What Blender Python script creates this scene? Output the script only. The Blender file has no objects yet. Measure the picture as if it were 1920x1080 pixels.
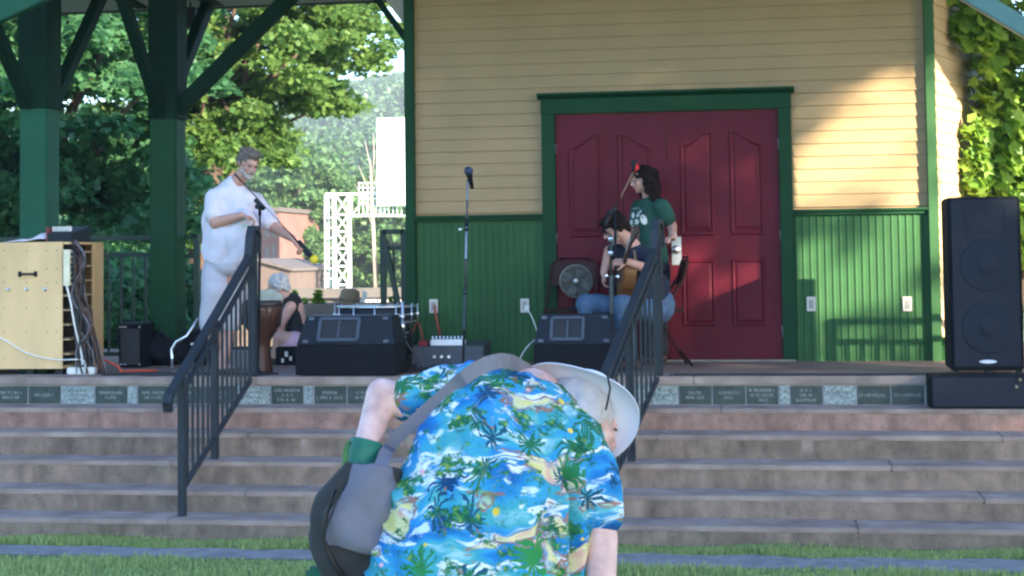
import bpy, bmesh, math, random
import numpy as np
from mathutils import Vector, Matrix, Euler
from mathutils.bvhtree import BVHTree
random.seed(7); rng = np.random.default_rng(7)
V = Vector; R = math.radians
sc = bpy.context.scene; col = sc.collection

# ------------------------------------------------------------------ camera
FPX = 3100.0; YAW = R(8.98); PITCH = R(3.0); ROLL = -0.013; CAMZ = 0.9
CYP = 482 - FPX*math.tan(PITCH)
cam_d = bpy.data.cameras.new('camera'); cam = bpy.data.objects.new('camera', cam_d); col.objects.link(cam)
cam_d.sensor_width = 36; cam_d.lens = FPX*36/1920; cam_d.shift_y = (CYP-540)/1920
cam_d.clip_start = 0.1; cam_d.clip_end = 3000
CM = Matrix.Rotation(YAW, 3, 'Z') @ Matrix.Rotation(R(90)+PITCH, 3, 'X') @ Matrix.Rotation(ROLL, 3, 'Z')
cam.matrix_world = Matrix.Translation((0, 0, CAMZ)) @ CM.to_4x4()
sc.camera = cam
CAM = V((0, 0, CAMZ))
def ray(px, py): return CM @ V(((px-960)/FPX, -(py-CYP)/FPX, -1))
def PD(px, py, d): return CAM + ray(px, py)*d
def PY(px, py, y): r = ray(px, py); return CAM + r*(y/r.y)
def PZ(px, py, z=0.0): r = ray(px, py); return CAM + r*((z-CAMZ)/r.z)
def PX(px, py, x): r = ray(px, py); return CAM + r*(x/r.x)

# ------------------------------------------------------------------ light
SUN_AZ = R(50); SUN_EL = R(18)          # azimuth from -Y towards +X
LH = V((math.sin(SUN_AZ), -math.cos(SUN_AZ), 0)); UH = V((math.cos(SUN_AZ), math.sin(SUN_AZ), 0))
LDIR = (LH*math.cos(SUN_EL) + V((0, 0, math.sin(SUN_EL)))).normalized()
w = bpy.data.worlds.new('World'); sc.world = w; w.use_nodes = True
nt = w.node_tree; bg = nt.nodes['Background']
sky = nt.nodes.new('ShaderNodeTexSky'); sky.sky_type = 'NISHITA'; sky.sun_disc = False
sky.sun_elevation = SUN_EL; sky.sun_rotation = math.atan2(LDIR.x, LDIR.y)
sky.dust_density = 0.6; sky.air_density = 1.0; sky.ozone_density = 4.0
nt.links.new(sky.outputs[0], bg.inputs[0]); bg.inputs[1].default_value = 0.15
sd = bpy.data.lights.new('sun', 'SUN'); sd.energy = 5.0; sd.angle = R(0.6); sd.color = (1, .84, .62)
so = bpy.data.objects.new('sun', sd); col.objects.link(so)
so.rotation_euler = LDIR.to_track_quat('Z', 'Y').to_euler(); so.location = (20, -20, 20)
sc.view_settings.view_transform = 'Standard'; sc.view_settings.look = 'None'
sc.view_settings.exposure = 2.38; sc.view_settings.gamma = 1.0
sc.render.filter_size = 2.4
try:
    sc.cycles.filter_width = 2.4
    sc.cycles.max_bounces = 8; sc.cycles.transparent_max_bounces = 8; sc.cycles.diffuse_bounces = 4
    sc.cycles.volume_bounces = 0
except Exception: pass

# ------------------------------------------------------------------ materials
_m = {}
def hexc(h):
    h = h.lstrip('#'); return tuple(int(h[i:i+2], 16)/255 for i in (0, 2, 4))
def mat(name, c, rough=.6, var=.15, scale=6, bump=.0, metal=0, bscale=None, c2=None, spec=.5, stretch=(1, 1, 1)):
    if name in _m: return _m[name]
    m = bpy.data.materials.new(name); m.use_nodes = True; n = m.node_tree.nodes; l = m.node_tree.links
    p = n['Principled BSDF']; p.inputs['Roughness'].default_value = rough; p.inputs['Metallic'].default_value = metal
    p.inputs['Specular IOR Level'].default_value = spec
    tc = n.new('ShaderNodeTexCoord'); mp = n.new('ShaderNodeMapping'); mp.inputs['Scale'].default_value = stretch
    l.new(tc.outputs['Object'], mp.inputs[0])
    no = n.new('ShaderNodeTexNoise'); no.inputs['Scale'].default_value = scale; no.inputs['Detail'].default_value = 6
    l.new(mp.outputs[0], no.inputs['Vector'])
    cr = n.new('ShaderNodeValToRGB')
    a = tuple(max(0, x*(1-var)) for x in c); b = tuple(min(1, x*(1+var)) for x in (c2 or c))
    cr.color_ramp.elements[0].color = (*a, 1); cr.color_ramp.elements[1].color = (*b, 1)
    cr.color_ramp.elements[0].position = .3; cr.color_ramp.elements[1].position = .7
    l.new(no.outputs[0], cr.inputs[0]); l.new(cr.outputs[0], p.inputs['Base Color'])
    if bump:
        n2 = n.new('ShaderNodeTexNoise'); n2.inputs['Scale'].default_value = bscale or scale*6; n2.inputs['Detail'].default_value = 5
        l.new(mp.outputs[0], n2.inputs['Vector'])
        bp = n.new('ShaderNodeBump'); bp.inputs['Strength'].default_value = bump; bp.inputs['Distance'].default_value = .01
        l.new(n2.outputs[0], bp.inputs['Height']); l.new(bp.outputs[0], p.inputs['Normal'])
    _m[name] = m; return m
def leafmat(name, c1, c2, trans=.35, rough=.5, scale=.5):
    if name in _m: return _m[name]
    m = bpy.data.materials.new(name); m.use_nodes = True; n = m.node_tree.nodes; l = m.node_tree.links
    p = n['Principled BSDF']; p.inputs['Roughness'].default_value = rough
    g = n.new('ShaderNodeNewGeometry'); cr = n.new('ShaderNodeValToRGB')
    cr.color_ramp.elements[0].color = (*c1, 1); cr.color_ramp.elements[1].color = (*c2, 1)
    l.new(g.outputs['Random Per Island'], cr.inputs[0]); l.new(cr.outputs[0], p.inputs['Base Color'])
    t = n.new('ShaderNodeBsdfTranslucent'); mx = n.new('ShaderNodeMixShader'); mx.inputs[0].default_value = trans
    hs = n.new('ShaderNodeHueSaturation'); hs.inputs['Value'].default_value = 1.6; hs.inputs['Hue'].default_value = .48
    l.new(cr.outputs[0], hs.inputs['Color']); l.new(hs.outputs[0], t.inputs[0])
    l.new(p.outputs[0], mx.inputs[1]); l.new(t.outputs[0], mx.inputs[2]); l.new(mx.outputs[0], n['Material Output'].inputs[0])
    _m[name] = m; return m
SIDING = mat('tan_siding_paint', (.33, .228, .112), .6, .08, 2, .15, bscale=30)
GREEN = mat('dark_green_paint', (.006, .046, .017), .6, .12, 3, .08, spec=.18)
GREENW = mat('green_wainscot_paint', (.030, .098, .036), .6, .12, 3, .08, spec=.2)
RED = mat('dark_red_door_paint', (.10, .006, .017), .55, .12, 2, .05, spec=.2)
CREAM = mat('soffit_paint', (.42, .40, .38), .7, .08, 3)
TEAL = mat('lit_green_paint', (.012, .080, .045), .6, .1, 3, spec=.2)  # light on the outer posts and braces is put into this green
BLK = mat('black_textured_plastic', (.008, .011, .018), .55, .2, 30, .2, bscale=200, spec=.3)
BLK2 = mat('black_carpet_covering', (.005, .006, .010), .85, .3, 40, .3, bscale=300, spec=.25)
DKRUB = mat('dark_rubber', (.012, .012, .014), .6)
CHROME = mat('chrome', (.92, .93, .95), .32, .05, 20, metal=1)
STEEL = mat('grey_steel_plate', (.55, .55, .55), .35, .08, 10, metal=.7)
RAILM = mat('charcoal_rail_paint', (.022, .029, .038), .5, .15, 8, .05, spec=.3)
DGRAIL = mat('dark_green_rail_paint', (.012, .035, .024), .5, .15, 8)
PLY = mat('birch_plywood', (.62, .42, .20), .5, .14, 3, .05, c2=(.68, .47, .24), stretch=(1, 1, .25))
PLYD = mat('plywood_edge', (.42, .30, .17), .6, .2, 8)
WHITEP = mat('white_plastic', (.72, .72, .70), .4, .05)
PLATE = mat('outlet_plate', (.60, .57, .52), .4, .05)
SKIN = mat('skin_ruddy', (.50, .27, .21), .5, .1, 12, .05)
SKINP = mat('skin_pale', (.60, .36, .33), .55, .14, 22, .12, bscale=160, c2=(.68, .45, .42))
WSHIRT = mat('white_cotton', (.64, .60, .68), .9, .04, 8, .12, bscale=60)
WSHORT = mat('white_shorts_cotton', (.46, .44, .50), .9, .05, 8, .12, bscale=60)
HAIRG = mat('grey_hair', (.13, .105, .09), .9, .35, 40, .4, bscale=120)
HAIRW = mat('white_hair', (.55, .56, .60), .7, .2, 40, .4, bscale=120)
HAIRD = mat('dark_brown_hair', (.010, .006, .005), .8, .4, 40, .4, bscale=120, spec=.15)
JEANS = mat('blue_denim', (.055, .105, .19), .85, .25, 14, .2, bscale=150)
NAVYT = mat('navy_tshirt', (.006, .008, .018), .95, .25, 6, .12, bscale=60)
DGT = mat('dark_green_tshirt', (.010, .062, .045), .9, .2, 6, .12, bscale=60)
KHAKI = mat('olive_cotton', (.10, .085, .06), .9, .2, 8, .1)
SHOE = mat('brown_leather', (.06, .035, .025), .6, .2, 10)
BROWNM = mat('brown_chair_metal', (.035, .013, .010), .6, .2, 8, spec=.2)
EYE = mat('dark_eye', (.02, .015, .012), .3)
LIP = mat('lip', (.35, .12, .11), .5)

# ------------------------------------------------------------------ helpers
def wloc(o):
    v = V((0, 0, 0))
    while o is not None: v += o.location; o = o.parent
    return v
def tag(o, label=None, cat=None, group=None, kind=None):
    if label: o['label'] = label
    if cat: o['category'] = cat
    if group: o['group'] = group
    if kind: o['kind'] = kind
    return o
def thing(name, label, cat, loc, group=None):
    o = bpy.data.objects.new(name, None); col.objects.link(o); o.location = loc; o.empty_display_size = .1
    return tag(o, label, cat, group)
def frame(d):
    d = d.normalized(); a = V((0, 0, 1)) if abs(d.z) < .95 else V((0, 1, 0))
    s = d.cross(a).normalized(); return s, s.cross(d).normalized(), d
class MB:
    def __init__(s): s.v = []; s.f = []; s.mi = []; s.sm = []
    def face(s, idx, mi=0, sm=False): s.f.append(idx); s.mi.append(mi); s.sm.append(sm)
    def add(s, vs, fs, mi=0, sm=False):
        b = len(s.v); s.v += [V(x) for x in vs]
        for f in fs: s.face([b+i for i in f], mi, sm)
        return s
    def hexa(s, p, mi=0):
        return s.add(p, [(0, 3, 2, 1), (4, 5, 6, 7), (0, 1, 5, 4), (1, 2, 6, 5), (2, 3, 7, 6), (3, 0, 4, 7)], mi)
    def box(s, x0, x1, y0, y1, z0, z1, mi=0):
        return s.hexa([(x0, y0, z0), (x1, y0, z0), (x1, y1, z0), (x0, y1, z0), (x0, y0, z1), (x1, y0, z1), (x1, y1, z1), (x0, y1, z1)], mi)
    def obox(s, c, ax, ay, az, mi=0):   # centre and three half-extent vectors
        c = V(c); return s.hexa([c-ax-ay-az, c+ax-ay-az, c+ax+ay-az, c-ax+ay-az, c-ax-ay+az, c+ax-ay+az, c+ax+ay+az, c-ax+ay+az], mi)
    def bar(s, a, b, w, h, mi=0, up=None):
        a = V(a); b = V(b); d = b-a
        if up is None: x, y, _ = frame(d)
        else: x = d.cross(V(up)).normalized(); y = x.cross(d).normalized()
        return s.obox((a+b)/2, x*w/2, y*h/2, d/2, mi)
    def tube(s, pts, r, n=8, mi=0, cap=True):
        pts = [V(p) for p in pts]; rs = r if isinstance(r, (list, tuple)) else [r]*len(pts)
        b = len(s.v); N = len(pts); x = None
        for i, p in enumerate(pts):
            d = (pts[min(i+1, N-1)]-pts[max(i-1, 0)])
            if x is None: x, y, d = frame(d)
            else:
                d = d.normalized(); x = (x - d*x.dot(d)).normalized(); y = d.cross(x)
            for k in range(n):
                t = 2*math.pi*k/n; s.v.append(p + (x*math.cos(t)+y*math.sin(t))*rs[i])
        for i in range(N-1):
            for k in range(n):
                s.face([b+i*n+k, b+i*n+(k+1) % n, b+(i+1)*n+(k+1) % n, b+(i+1)*n+k], mi, True)
        if cap:
            s.face([b+k for k in range(n)][::-1], mi); s.face([b+(N-1)*n+k for k in range(n)], mi)
        return s
    def lathe(s, base, axis, prof, n=24, mi=0, sm=True, sx=1, sy=1):   # prof [(r, h)]
        base = V(base); x, y, d = frame(V(axis)); b = len(s.v)
        for r, h in prof:
            for k in range(n):
                t = 2*math.pi*k/n; s.v.append(base + d*h + (x*math.cos(t)*sx+y*math.sin(t)*sy)*max(r, 1e-4))
        for i in range(len(prof)-1):
            for k in range(n): s.face([b+i*n+k, b+i*n+(k+1) % n, b+(i+1)*n+(k+1) % n, b+(i+1)*n+k], mi, sm)
        s.face([b+k for k in range(n)][::-1], mi); s.face([b+(len(prof)-1)*n+k for k in range(n)], mi)
        return s
    def ell(s, c, rx, ry, rz, M=None, n=14, m=9, mi=0):
        c = V(c); b = len(s.v); M = M or Matrix.Identity(3)
        for i in range(m+1):
            ph = math.pi*i/m
            for k in range(n):
                t = 2*math.pi*k/n; q = max(math.sin(ph), 1e-3)
                s.v.append(c + M @ V((rx*q*math.cos(t), ry*q*math.sin(t), rz*math.cos(ph))))
        for i in range(m):
            for k in range(n): s.face([b+i*n+k, b+(i+1)*n+k, b+(i+1)*n+(k+1) % n, b+i*n+(k+1) % n], mi, True)
        s.face([b+k for k in range(n)], mi); s.face([b+m*n+k for k in range(n)][::-1], mi)
        return s
    def cap(s, a, ra, b, rb, n=12, flat=1.0, side=None):   # tapered capsule; flat squashes across 'side'
        a = V(a); b = V(b); d = b-a; L = d.length
        if L < 1e-4: return s.ell(a, ra, ra, ra)
        d /= L
        if side is not None: x = (V(side)-d*V(side).dot(d)).normalized(); y = d.cross(x)
        else: x, y, _ = frame(d)
        prof = []
        for i in range(4): t = math.pi/2*(1-i/4); prof.append((-ra*math.sin(t), ra*math.cos(t)))
        prof.append((0, ra)); prof.append((L, rb))
        for i in range(1, 5): t = math.pi/2*i/4; prof.append((L+rb*math.sin(t), rb*math.cos(t)))
        base = len(s.v)
        for h, r in prof:
            r = max(r, 1e-3)
            for k in range(n):
                t = 2*math.pi*k/n; s.v.append(a + d*h + x*math.cos(t)*r + y*math.sin(t)*r*flat)
        for i in range(len(prof)-1):
            for k in range(n): s.face([base+i*n+k, base+i*n+(k+1) % n, base+(i+1)*n+(k+1) % n, base+(i+1)*n+k], 0, True)
        s.face([base+k for k in range(n)][::-1]); s.face([base+(len(prof)-1)*n+k for k in range(n)])
        return s
    def prism(s, pts, off, mi=0):
        pts = [V(p) for p in pts]; off = V(off); n = len(pts); b = len(s.v)
        s.v += pts + [p+off for p in pts]
        s.face([b+i for i in range(n)][::-1], mi); s.face([b+n+i for i in range(n)], mi)
        for i in range(n): s.face([b+i, b+(i+1) % n, b+n+(i+1) % n, b+n+i], mi)
        return s
    def build(s, name, mats, parent=None, bevel=0, fix=False):
        if not isinstance(mats, (list, tuple)): mats = [mats]
        off = wloc(parent) if parent else V((0, 0, 0))
        me = bpy.data.meshes.new(name); me.from_pydata([tuple(v-off) for v in s.v], [], s.f)
        for m in mats: me.materials.append(m)
        me.polygons.foreach_set('material_index', s.mi); me.polygons.foreach_set('use_smooth', s.sm)
        me.update()
        bm = bmesh.new(); bm.from_mesh(me); bmesh.ops.recalc_face_normals(bm, faces=bm.faces)
        if bevel:
            bmesh.ops.bevel(bm, geom=[e for e in bm.edges if e.calc_length() > bevel*2.5], offset=bevel, segments=2, affect='EDGES', clamp_overlap=True)
        bm.to_mesh(me); bm.free()
        o = bpy.data.objects.new(name, me); col.objects.link(o); o.parent = parent
        return o
def blob(name, mb, m, parent, voxel=.01, smooth=4, disp=None):
    o = mb.build(name, m, parent)
    r = o.modifiers.new('r', 'REMESH'); r.mode = 'VOXEL'; r.voxel_size = voxel; r.use_smooth_shade = True
    s = o.modifiers.new('s', 'SMOOTH'); s.factor = .5; s.iterations = smooth
    dg = bpy.context.evaluated_depsgraph_get(); me = bpy.data.meshes.new_from_object(o.evaluated_get(dg))
    o.modifiers.clear(); old = o.data; o.data = me; me.name = name
    if not me.materials: me.materials.append(m)
    if disp:
        me.update(); n = len(me.vertices); no = np.empty(n*3); co = np.empty(n*3)
        me.vertices.foreach_get('co', co); me.vertices.foreach_get('normal', no)
        co = co.reshape(-1, 3); no = no.reshape(-1, 3); co = co + no*disp(co)[:, None]
        me.vertices.foreach_set('co', co.ravel()); me.update()
    me.polygons.foreach_set('use_smooth', [True]*len(me.polygons))
    bpy.data.meshes.remove(old); return o
def leaves(name, pos, size, m, parent=None, up=.5, outward=None, shape=5, droop=.0):
    """many small folded leaf faces; pos Nx3, size N"""
    n = len(pos); size = np.broadcast_to(size, n)
    nr = rng.normal(size=(n, 3)); nr[:, 2] = np.abs(nr[:, 2])*1.0 + up
    if outward is not None: nr += outward
    nr /= np.linalg.norm(nr, axis=1)[:, None]
    a = rng.normal(size=(n, 3)); a -= nr*(a*nr).sum(1)[:, None]; a /= np.linalg.norm(a, axis=1)[:, None]
    b = np.cross(nr, a)
    if shape == 4:
        prof = [(-.5, 0, 0), (0, .32, .06), (.55, 0, 0), (0, -.32, .06)]
    else:      # lobed
        prof = [(-.5, 0, 0), (-.2, .42, .05), (.05, .22, .0), (.25, .46, .08), (.28, .15, 0), (.62, 0, -.08), (.28, -.15, 0), (.25, -.46, .08), (.05, -.22, 0), (-.2, -.42, .05)]
    k = len(prof); vs = np.empty((n, k, 3))
    for i, (p, q, h) in enumerate(prof):
        vs[:, i] = pos + (a*p+b*q+nr*h)*size[:, None]
    me = bpy.data.meshes.new(name); off = np.array(wloc(parent)) if parent else np.zeros(3)
    me.vertices.add(n*k); me.vertices.foreach_set('co', (vs.reshape(-1, 3)-off).ravel())
    me.loops.add(n*k); me.loops.foreach_set('vertex_index', np.arange(n*k, dtype=np.int32))
    me.polygons.add(n); me.polygons.foreach_set('loop_start', np.arange(0, n*k, k, dtype=np.int32))
    try: me.polygons.foreach_set('loop_total', np.full(n, k, dtype=np.int32))
    except Exception: pass
    me.materials.append(m); me.update(calc_edges=True); me.validate()
    o = bpy.data.objects.new(name, me); col.objects.link(o); o.parent = parent
    return o
def clumps(ells, nclump, per, cr, shell=.55):
    """leaf positions in clumps spread over ellipsoids [(centre, (rx,ry,rz))]"""
    vol = np.array([e[1][0]*e[1][1]*e[1][2] for e in ells])**.7; pr = vol/vol.sum(); out = []; cs = []
    for i in range(nclump):
        c, r = ells[rng.choice(len(ells), p=pr)]
        d = rng.normal(size=3); d /= np.linalg.norm(d); q = (shell+(1-shell)*rng.random())
        cc = np.array(c)+d*np.array(r)*q; cs.append(cc)
        k = int(per*(.5+rng.random())); rr = cr*(.6+.8*rng.random())
        p = rng.normal(size=(k, 3)); p /= np.linalg.norm(p, axis=1)[:, None]; p *= rng.random(k)[:, None]**.5*rr
        p[:, 2] *= .45; p[:, 2] -= (p[:, 0]**2+p[:, 1]**2)*.25/rr
        out.append(cc+p)
    return np.concatenate(out), cs
def limbs(mb, base, top, r, cs, k=18, n=7):
    base = V(base); top = V(top); mid = base.lerp(top, .5)+V((r*.6, -r*.3, 0))
    mb.tube([base, base.lerp(mid, .15), mid, top], [r*1.35, r, r*.8, r*.35], 10)
    for c in random.sample(list(cs), min(k, len(cs))):
        c = V(c); t = .3+.6*random.random(); s = base.lerp(top, t) if t > .5 else base.lerp(mid, t*2)
        m = s.lerp(c, .5)+V((0, 0, .25*(c-s).length*.4)); mb.tube([s, m, c], [r*.38*(1.2-t), r*.2, r*.06], n)
    return mb
# ------------------------------------------------------------------ setting
W = 14.06; F = 12.33; TR = .333
LEV = [0, -.206, -.357, -.52, -.68, -.825]; GZ = -.968
def stone_mat(name, c, c2):
    m = bpy.data.materials.new(name); m.use_nodes = True; n = m.node_tree.nodes; l = m.node_tree.links
    p = n['Principled BSDF']; p.inputs['Roughness'].default_value = .85
    tc = n.new('ShaderNodeTexCoord'); mp = n.new('ShaderNodeMapping'); mp.inputs['Scale'].default_value = (1, 1, 1)
    l.new(tc.outputs['Object'], mp.inputs[0])
    def noise(s, d, st=(1, 1, 1)):
        q = n.new('ShaderNodeMapping'); q.inputs['Scale'].default_value = st; l.new(tc.outputs['Object'], q.inputs[0])
        o = n.new('ShaderNodeTexNoise'); o.inputs['Scale'].default_value = s; o.inputs['Detail'].default_value = d; l.new(q.outputs[0], o.inputs[0]); return o
    a = noise(1.3, 4, (1, 1, 2)); cr = n.new('ShaderNodeValToRGB'); cr.color_ramp.elements[0].color = (*c, 1); cr.color_ramp.elements[1].color = (*c2, 1)
    cr.color_ramp.elements[0].position = .38; cr.color_ramp.elements[1].position = .62; l.new(a.outputs[0], cr.inputs[0])
    b = noise(9, 6, (1, 1, .7)); mx = n.new('ShaderNodeMixRGB'); mx.blend_type = 'OVERLAY'; mx.inputs[0].default_value = .75
    l.new(cr.outputs[0], mx.inputs[1]); l.new(b.outputs[0], mx.inputs[2])
    s = noise(45, 4); c3 = n.new('ShaderNodeValToRGB'); c3.color_ramp.elements[0].position = .60; c3.color_ramp.elements[1].position = .72
    l.new(s.outputs[0], c3.inputs[0]); m2 = n.new('ShaderNodeMixRGB'); m2.blend_type = 'MULTIPLY'
    mm = n.new('ShaderNodeMath'); mm.operation = 'MULTIPLY'; mm.inputs[1].default_value = .55; l.new(c3.outputs[0], mm.inputs[0]); l.new(mm.outputs[0], m2.inputs[0])
    l.new(mx.outputs[0], m2.inputs[1]); m2.inputs[2].default_value = (.35, .33, .32, 1); 
    # pale lime streaks
    e = noise(5, 6, (1, 1, .5)); c4 = n.new('ShaderNodeValToRGB'); c4.color_ramp.elements[0].position = .66; c4.color_ramp.elements[1].position = .8
    l.new(e.outputs[0], c4.inputs[0]); m3 = n.new('ShaderNodeMixRGB'); l.new(c4.outputs[0], m3.inputs[0]); l.new(m2.outputs[0], m3.inputs[1]); m3.inputs[2].default_value = (.42, .35, .31, 1)
    g5 = noise(7, 5, (1, 1, .12)); c5 = n.new('ShaderNodeValToRGB'); c5.color_ramp.elements[0].position = .42; c5.color_ramp.elements[1].position = .70
    c5.color_ramp.elements[0].color = (1, 1, 1, 1); c5.color_ramp.elements[1].color = (.55, .53, .53, 1); l.new(g5.outputs[0], c5.inputs[0])
    m4 = n.new('ShaderNodeMixRGB'); m4.blend_type = 'MULTIPLY'; m4.inputs[0].default_value = .8; l.new(m3.outputs[0], m4.inputs[1]); l.new(c5.outputs[0], m4.inputs[2])
    l.new(m4.outputs[0], p.inputs['Base Color'])
    bp = n.new('ShaderNodeBump'); bp.inputs['Strength'].default_value = .5; bp.inputs['Distance'].default_value = .012
    l.new(b.outputs[0], bp.inputs['Height']); l.new(bp.outputs[0], p.inputs['Normal']); return m
STONE_P = stone_mat('pink_sandstone', (.25, .15, .12), (.33, .205, .165))
STONE_B = stone_mat('brown_sandstone', (.185, .140, .108), (.25, .185, .145))
TREAD = mat('smooth_concrete_tread', (.245, .19, .168), .9, .2, 4, .3, c2=(.30, .24, .215), spec=.2)
FLOORM = mat('stage_concrete', (.20, .125, .105), .8, .15, 2, .2, c2=(.24, .16, .13))
GRASS = mat('lawn_soil_green', (.07, .13, .045), .9, .35, 5, .4, c2=(.10, .18, .06))
ASPH = mat('grey_asphalt', (.21, .20, .215), .9, .25, 12, .5, bscale=120)
SLATE = mat('dark_green_slate', (.030, .045, .042), .45, .35, 25, .1)
GRAN = mat('speckled_grey_granite', (.24, .29, .29), .6, .55, 45, .1)
INK = mat('pale_engraving', (.30, .33, .32), .8)

# ground: one sheet to the horizon, gently rising towards the viewer
def gz(x, y):
    z = GZ
    if y < 9.4: t = min(1, (9.4-y)/5.4); z += .36*t*t*(3-2*t)
    if y > 17.5: z += -.25*min(1, (y-17.5)/6)
    return z
xs = [-900, -300, -120, -60, -30, -16, -12, -8, -5, -3, -1.5, 0, 1.5, 3, 5, 8, 12, 16, 30, 60, 120, 300, 900]
ys = [-300, -100, -40, -15, -8, -4, -1, 1, 2.5, 4, 5, 6, 7, 8, 9, 9.4, 10, 11, 12, 14, 16, 17.5, 19, 21, 23.5, 30, 45, 70, 110, 200, 400, 900]
g = MB(); g.v = [V((x, y, gz(x, y))) for y in ys for x in xs]
for j in range(len(ys)-1):
    for i in range(len(xs)-1): a = j*len(xs)+i; g.face([a, a+1, a+1+len(xs), a+len(xs)], 0, True)
tag(g.build('ground', GRASS), kind='structure')
# asphalt path strip in the lawn
pa = MB(); n = 90
for i in range(n+1):
    x = -14+24*i/n; wob = .02*math.sin(x*2.1)+.02*math.sin(x*9.7+1)+.03*random.random(); thin = 0.10 if x < -1.4 else 0
    pa.v += [V((x, 10.02+thin*.6+wob*.6, gz(x, 10)+.004)), V((x, 10.50-thin+.02*math.sin(x*5)+.04*random.random(), gz(x, 10.5)+.004))]
for i in range(n): pa.face([2*i, 2*i+2, 2*i+3, 2*i+1])
tag(pa.build('path', ASPH), kind='structure')
# grass
def blades(name, n, x0, x1, yf, h, m, z0=None, lean=.5, patch=True):
    X = rng.uniform(x0, x1, n); Y = yf(X, rng.random(n))
    if patch:
        k = (np.sin(X*3.3+Y*5)+np.sin(X*7.1-Y*3+1)+np.sin(X*1.3+2)) > -9; X = X[k]; Y = Y[k]
    n = len(X); Z = np.array([gz(a, b) for a, b in zip(X, Y)]) if z0 is None else np.full(n, z0)
    an = rng.uniform(0, 2*np.pi, n); hh = h*(.35+.9*rng.random(n)**1.5)*(1+.35*np.sin(X*4+np.cos(Y*6)*2)); wd = .004+.004*rng.random(n)
    le = lean*hh*rng.random(n); la = rng.uniform(0, 2*np.pi, n)
    vs = np.empty((n, 3, 3))
    vs[:, 0] = np.stack([X-np.cos(an)*wd, Y-np.sin(an)*wd, Z-.003], 1); vs[:, 1] = np.stack([X+np.cos(an)*wd, Y+np.sin(an)*wd, Z-.003], 1)
    vs[:, 2] = np.stack([X+np.cos(la)*le, Y+np.sin(la)*le, Z+hh], 1)
    me = bpy.data.meshes.new(name); me.vertices.add(n*3); me.vertices.foreach_set('co', vs.ravel())
    me.loops.add(n*3); me.loops.foreach_set('vertex_index', np.arange(n*3, dtype=np.int32))
    me.polygons.add(n); me.polygons.foreach_set('loop_start', np.arange(0, n*3, 3, dtype=np.int32))
    me.materials.append(m); me.update(calc_edges=True); me.validate()
    o = bpy.data.objects.new(name, me); col.objects.link(o)
    return tag(o, kind='stuff')
GB = leafmat('grass_blades', (.17, .26, .09), (.42, .50, .20), .45)
YB = F-5*TR
tag(blades('grass', 42000, -6.5, 4, lambda X, t: YB-.0 - t*(.20+.02*np.sin(X*3)+.03*np.sin(X*9)+.06*rng.random(len(X))), .04, GB), 'ragged strip of green grass growing along the foot of the stone steps', 'grass')
tag(blades('grass', 70000, -6.5, 4, lambda X, t: 10.02 - t*1.3+.02*np.sin(X*4)+.02*np.sin(X*11)+.03*rng.normal(size=len(X)), .038, GB), 'mown green lawn on the near side of the asphalt path', 'grass')

# ------------------------------------------------------------------ stage with its steps
stage = thing('stone_stage', 'wide stone stage with five sandstone steps and a row of engraved plaques', 'stage', (-2, F, GZ))
XL, XR = -9.5, 8.5
MB().box(XL, XR, F+.02, 16.4, GZ-.15, -.055).box(XL, XR, F+.01, 16.4, -.0549, -.0).build('platform', FLOORM, stage)
m = MB(); x = XL
while x < XR:
    w_ = random.uniform(2.2, 3.4); m.box(x+.001, min(x+w_, XR)-.001, F-.03, F+.32, -.056, .004); x += w_
m.build('coping', TREAD, stage, bevel=.006)
for k in range(1, 6):
    y1 = F-(k-1)*TR; y0 = F-k*TR; z = LEV[k]; zb = LEV[k+1] if k < 5 else GZ-.12
    z_ = LEV[k]
    t = MB(); x = XL - k*.7
    while x < XR:
        w_ = random.uniform(1.9, 3.0); t.box(x+.0006, min(x+w_, XR)-.0006, y0, y1+.03, z-.035, z+random.uniform(-.001, .001)); x += w_
    t.build('tread', TREAD, stage, bevel=.006)
    MB().box(XL, XR, y0+.005, y1+.02, zb, z-.034).build('riser', STONE_P if k == 1 else STONE_B, stage)
# plaques: (px left, px right, kind, text lines)
def pl(x0, x1, k, ls): return (x0, x1, k, ls)
PLQ = [pl(-70, -12, 'g', [.6, .7]), pl(-10, 51, 'd', [.7, .5]), pl(54, 113, 'd', [.6]), pl(116, 176, 'g', [.7, .5, .6]), pl(179, 238, 'd', [.7, .35]), pl(241, 256, 'g', []),
       pl(259, 318, 'd', [.7, .55]), pl(321, 381, 'd', [.4, .2]), pl(384, 443, 'd', [.6, .4]), pl(446, 506, 'g', [.6, .5]), pl(509, 568, 'd', [.8, .35, .6]), pl(571, 587, 'g', []),
       pl(590, 649, 'd', [.5, .85]), pl(652, 711, 'd', [.45, .5]), pl(714, 774, 'g', [.6]), pl(777, 836, 'd', [.6, .5]), pl(839, 898, 'd', [.6]), pl(901, 917, 'g', []), pl(920, 979, 'd', [.7, .4]),
       pl(982, 1042, 'g', [.6]), pl(1045, 1104, 'd', [.5, .6]), pl(1107, 1166, 'd', [.5]), pl(1169, 1208, 'g', [.5]), pl(1211, 1271, 'g', [.75, .75, .4]),
       pl(1274, 1334, 'd', [.4, .6]), pl(1337, 1397, 'd', [.62, .3]), pl(1400, 1459, 'd', [.85, .75, .35]), pl(1462, 1480, 'g', []), pl(1483, 1542, 'd', [.4, .4, .65]),
       pl(1545, 1605, 'g', [.85, .5]), pl(1608, 1669, 'd', [.92]), pl(1672, 1732, 'd', [.85]), pl(1752, 1812, 'g', [.5]), pl(1815, 1875, 'd', [.7, .5]), pl(1878, 1938, 'd', [.6])]
yb = F-.012
MB().box(XL, XR, F-.008, F+.03, LEV[1], -.055).build('plaque_bed', mat('grey_mortar', (.34, .35, .36), .9, .1, 10), stage)
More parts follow.
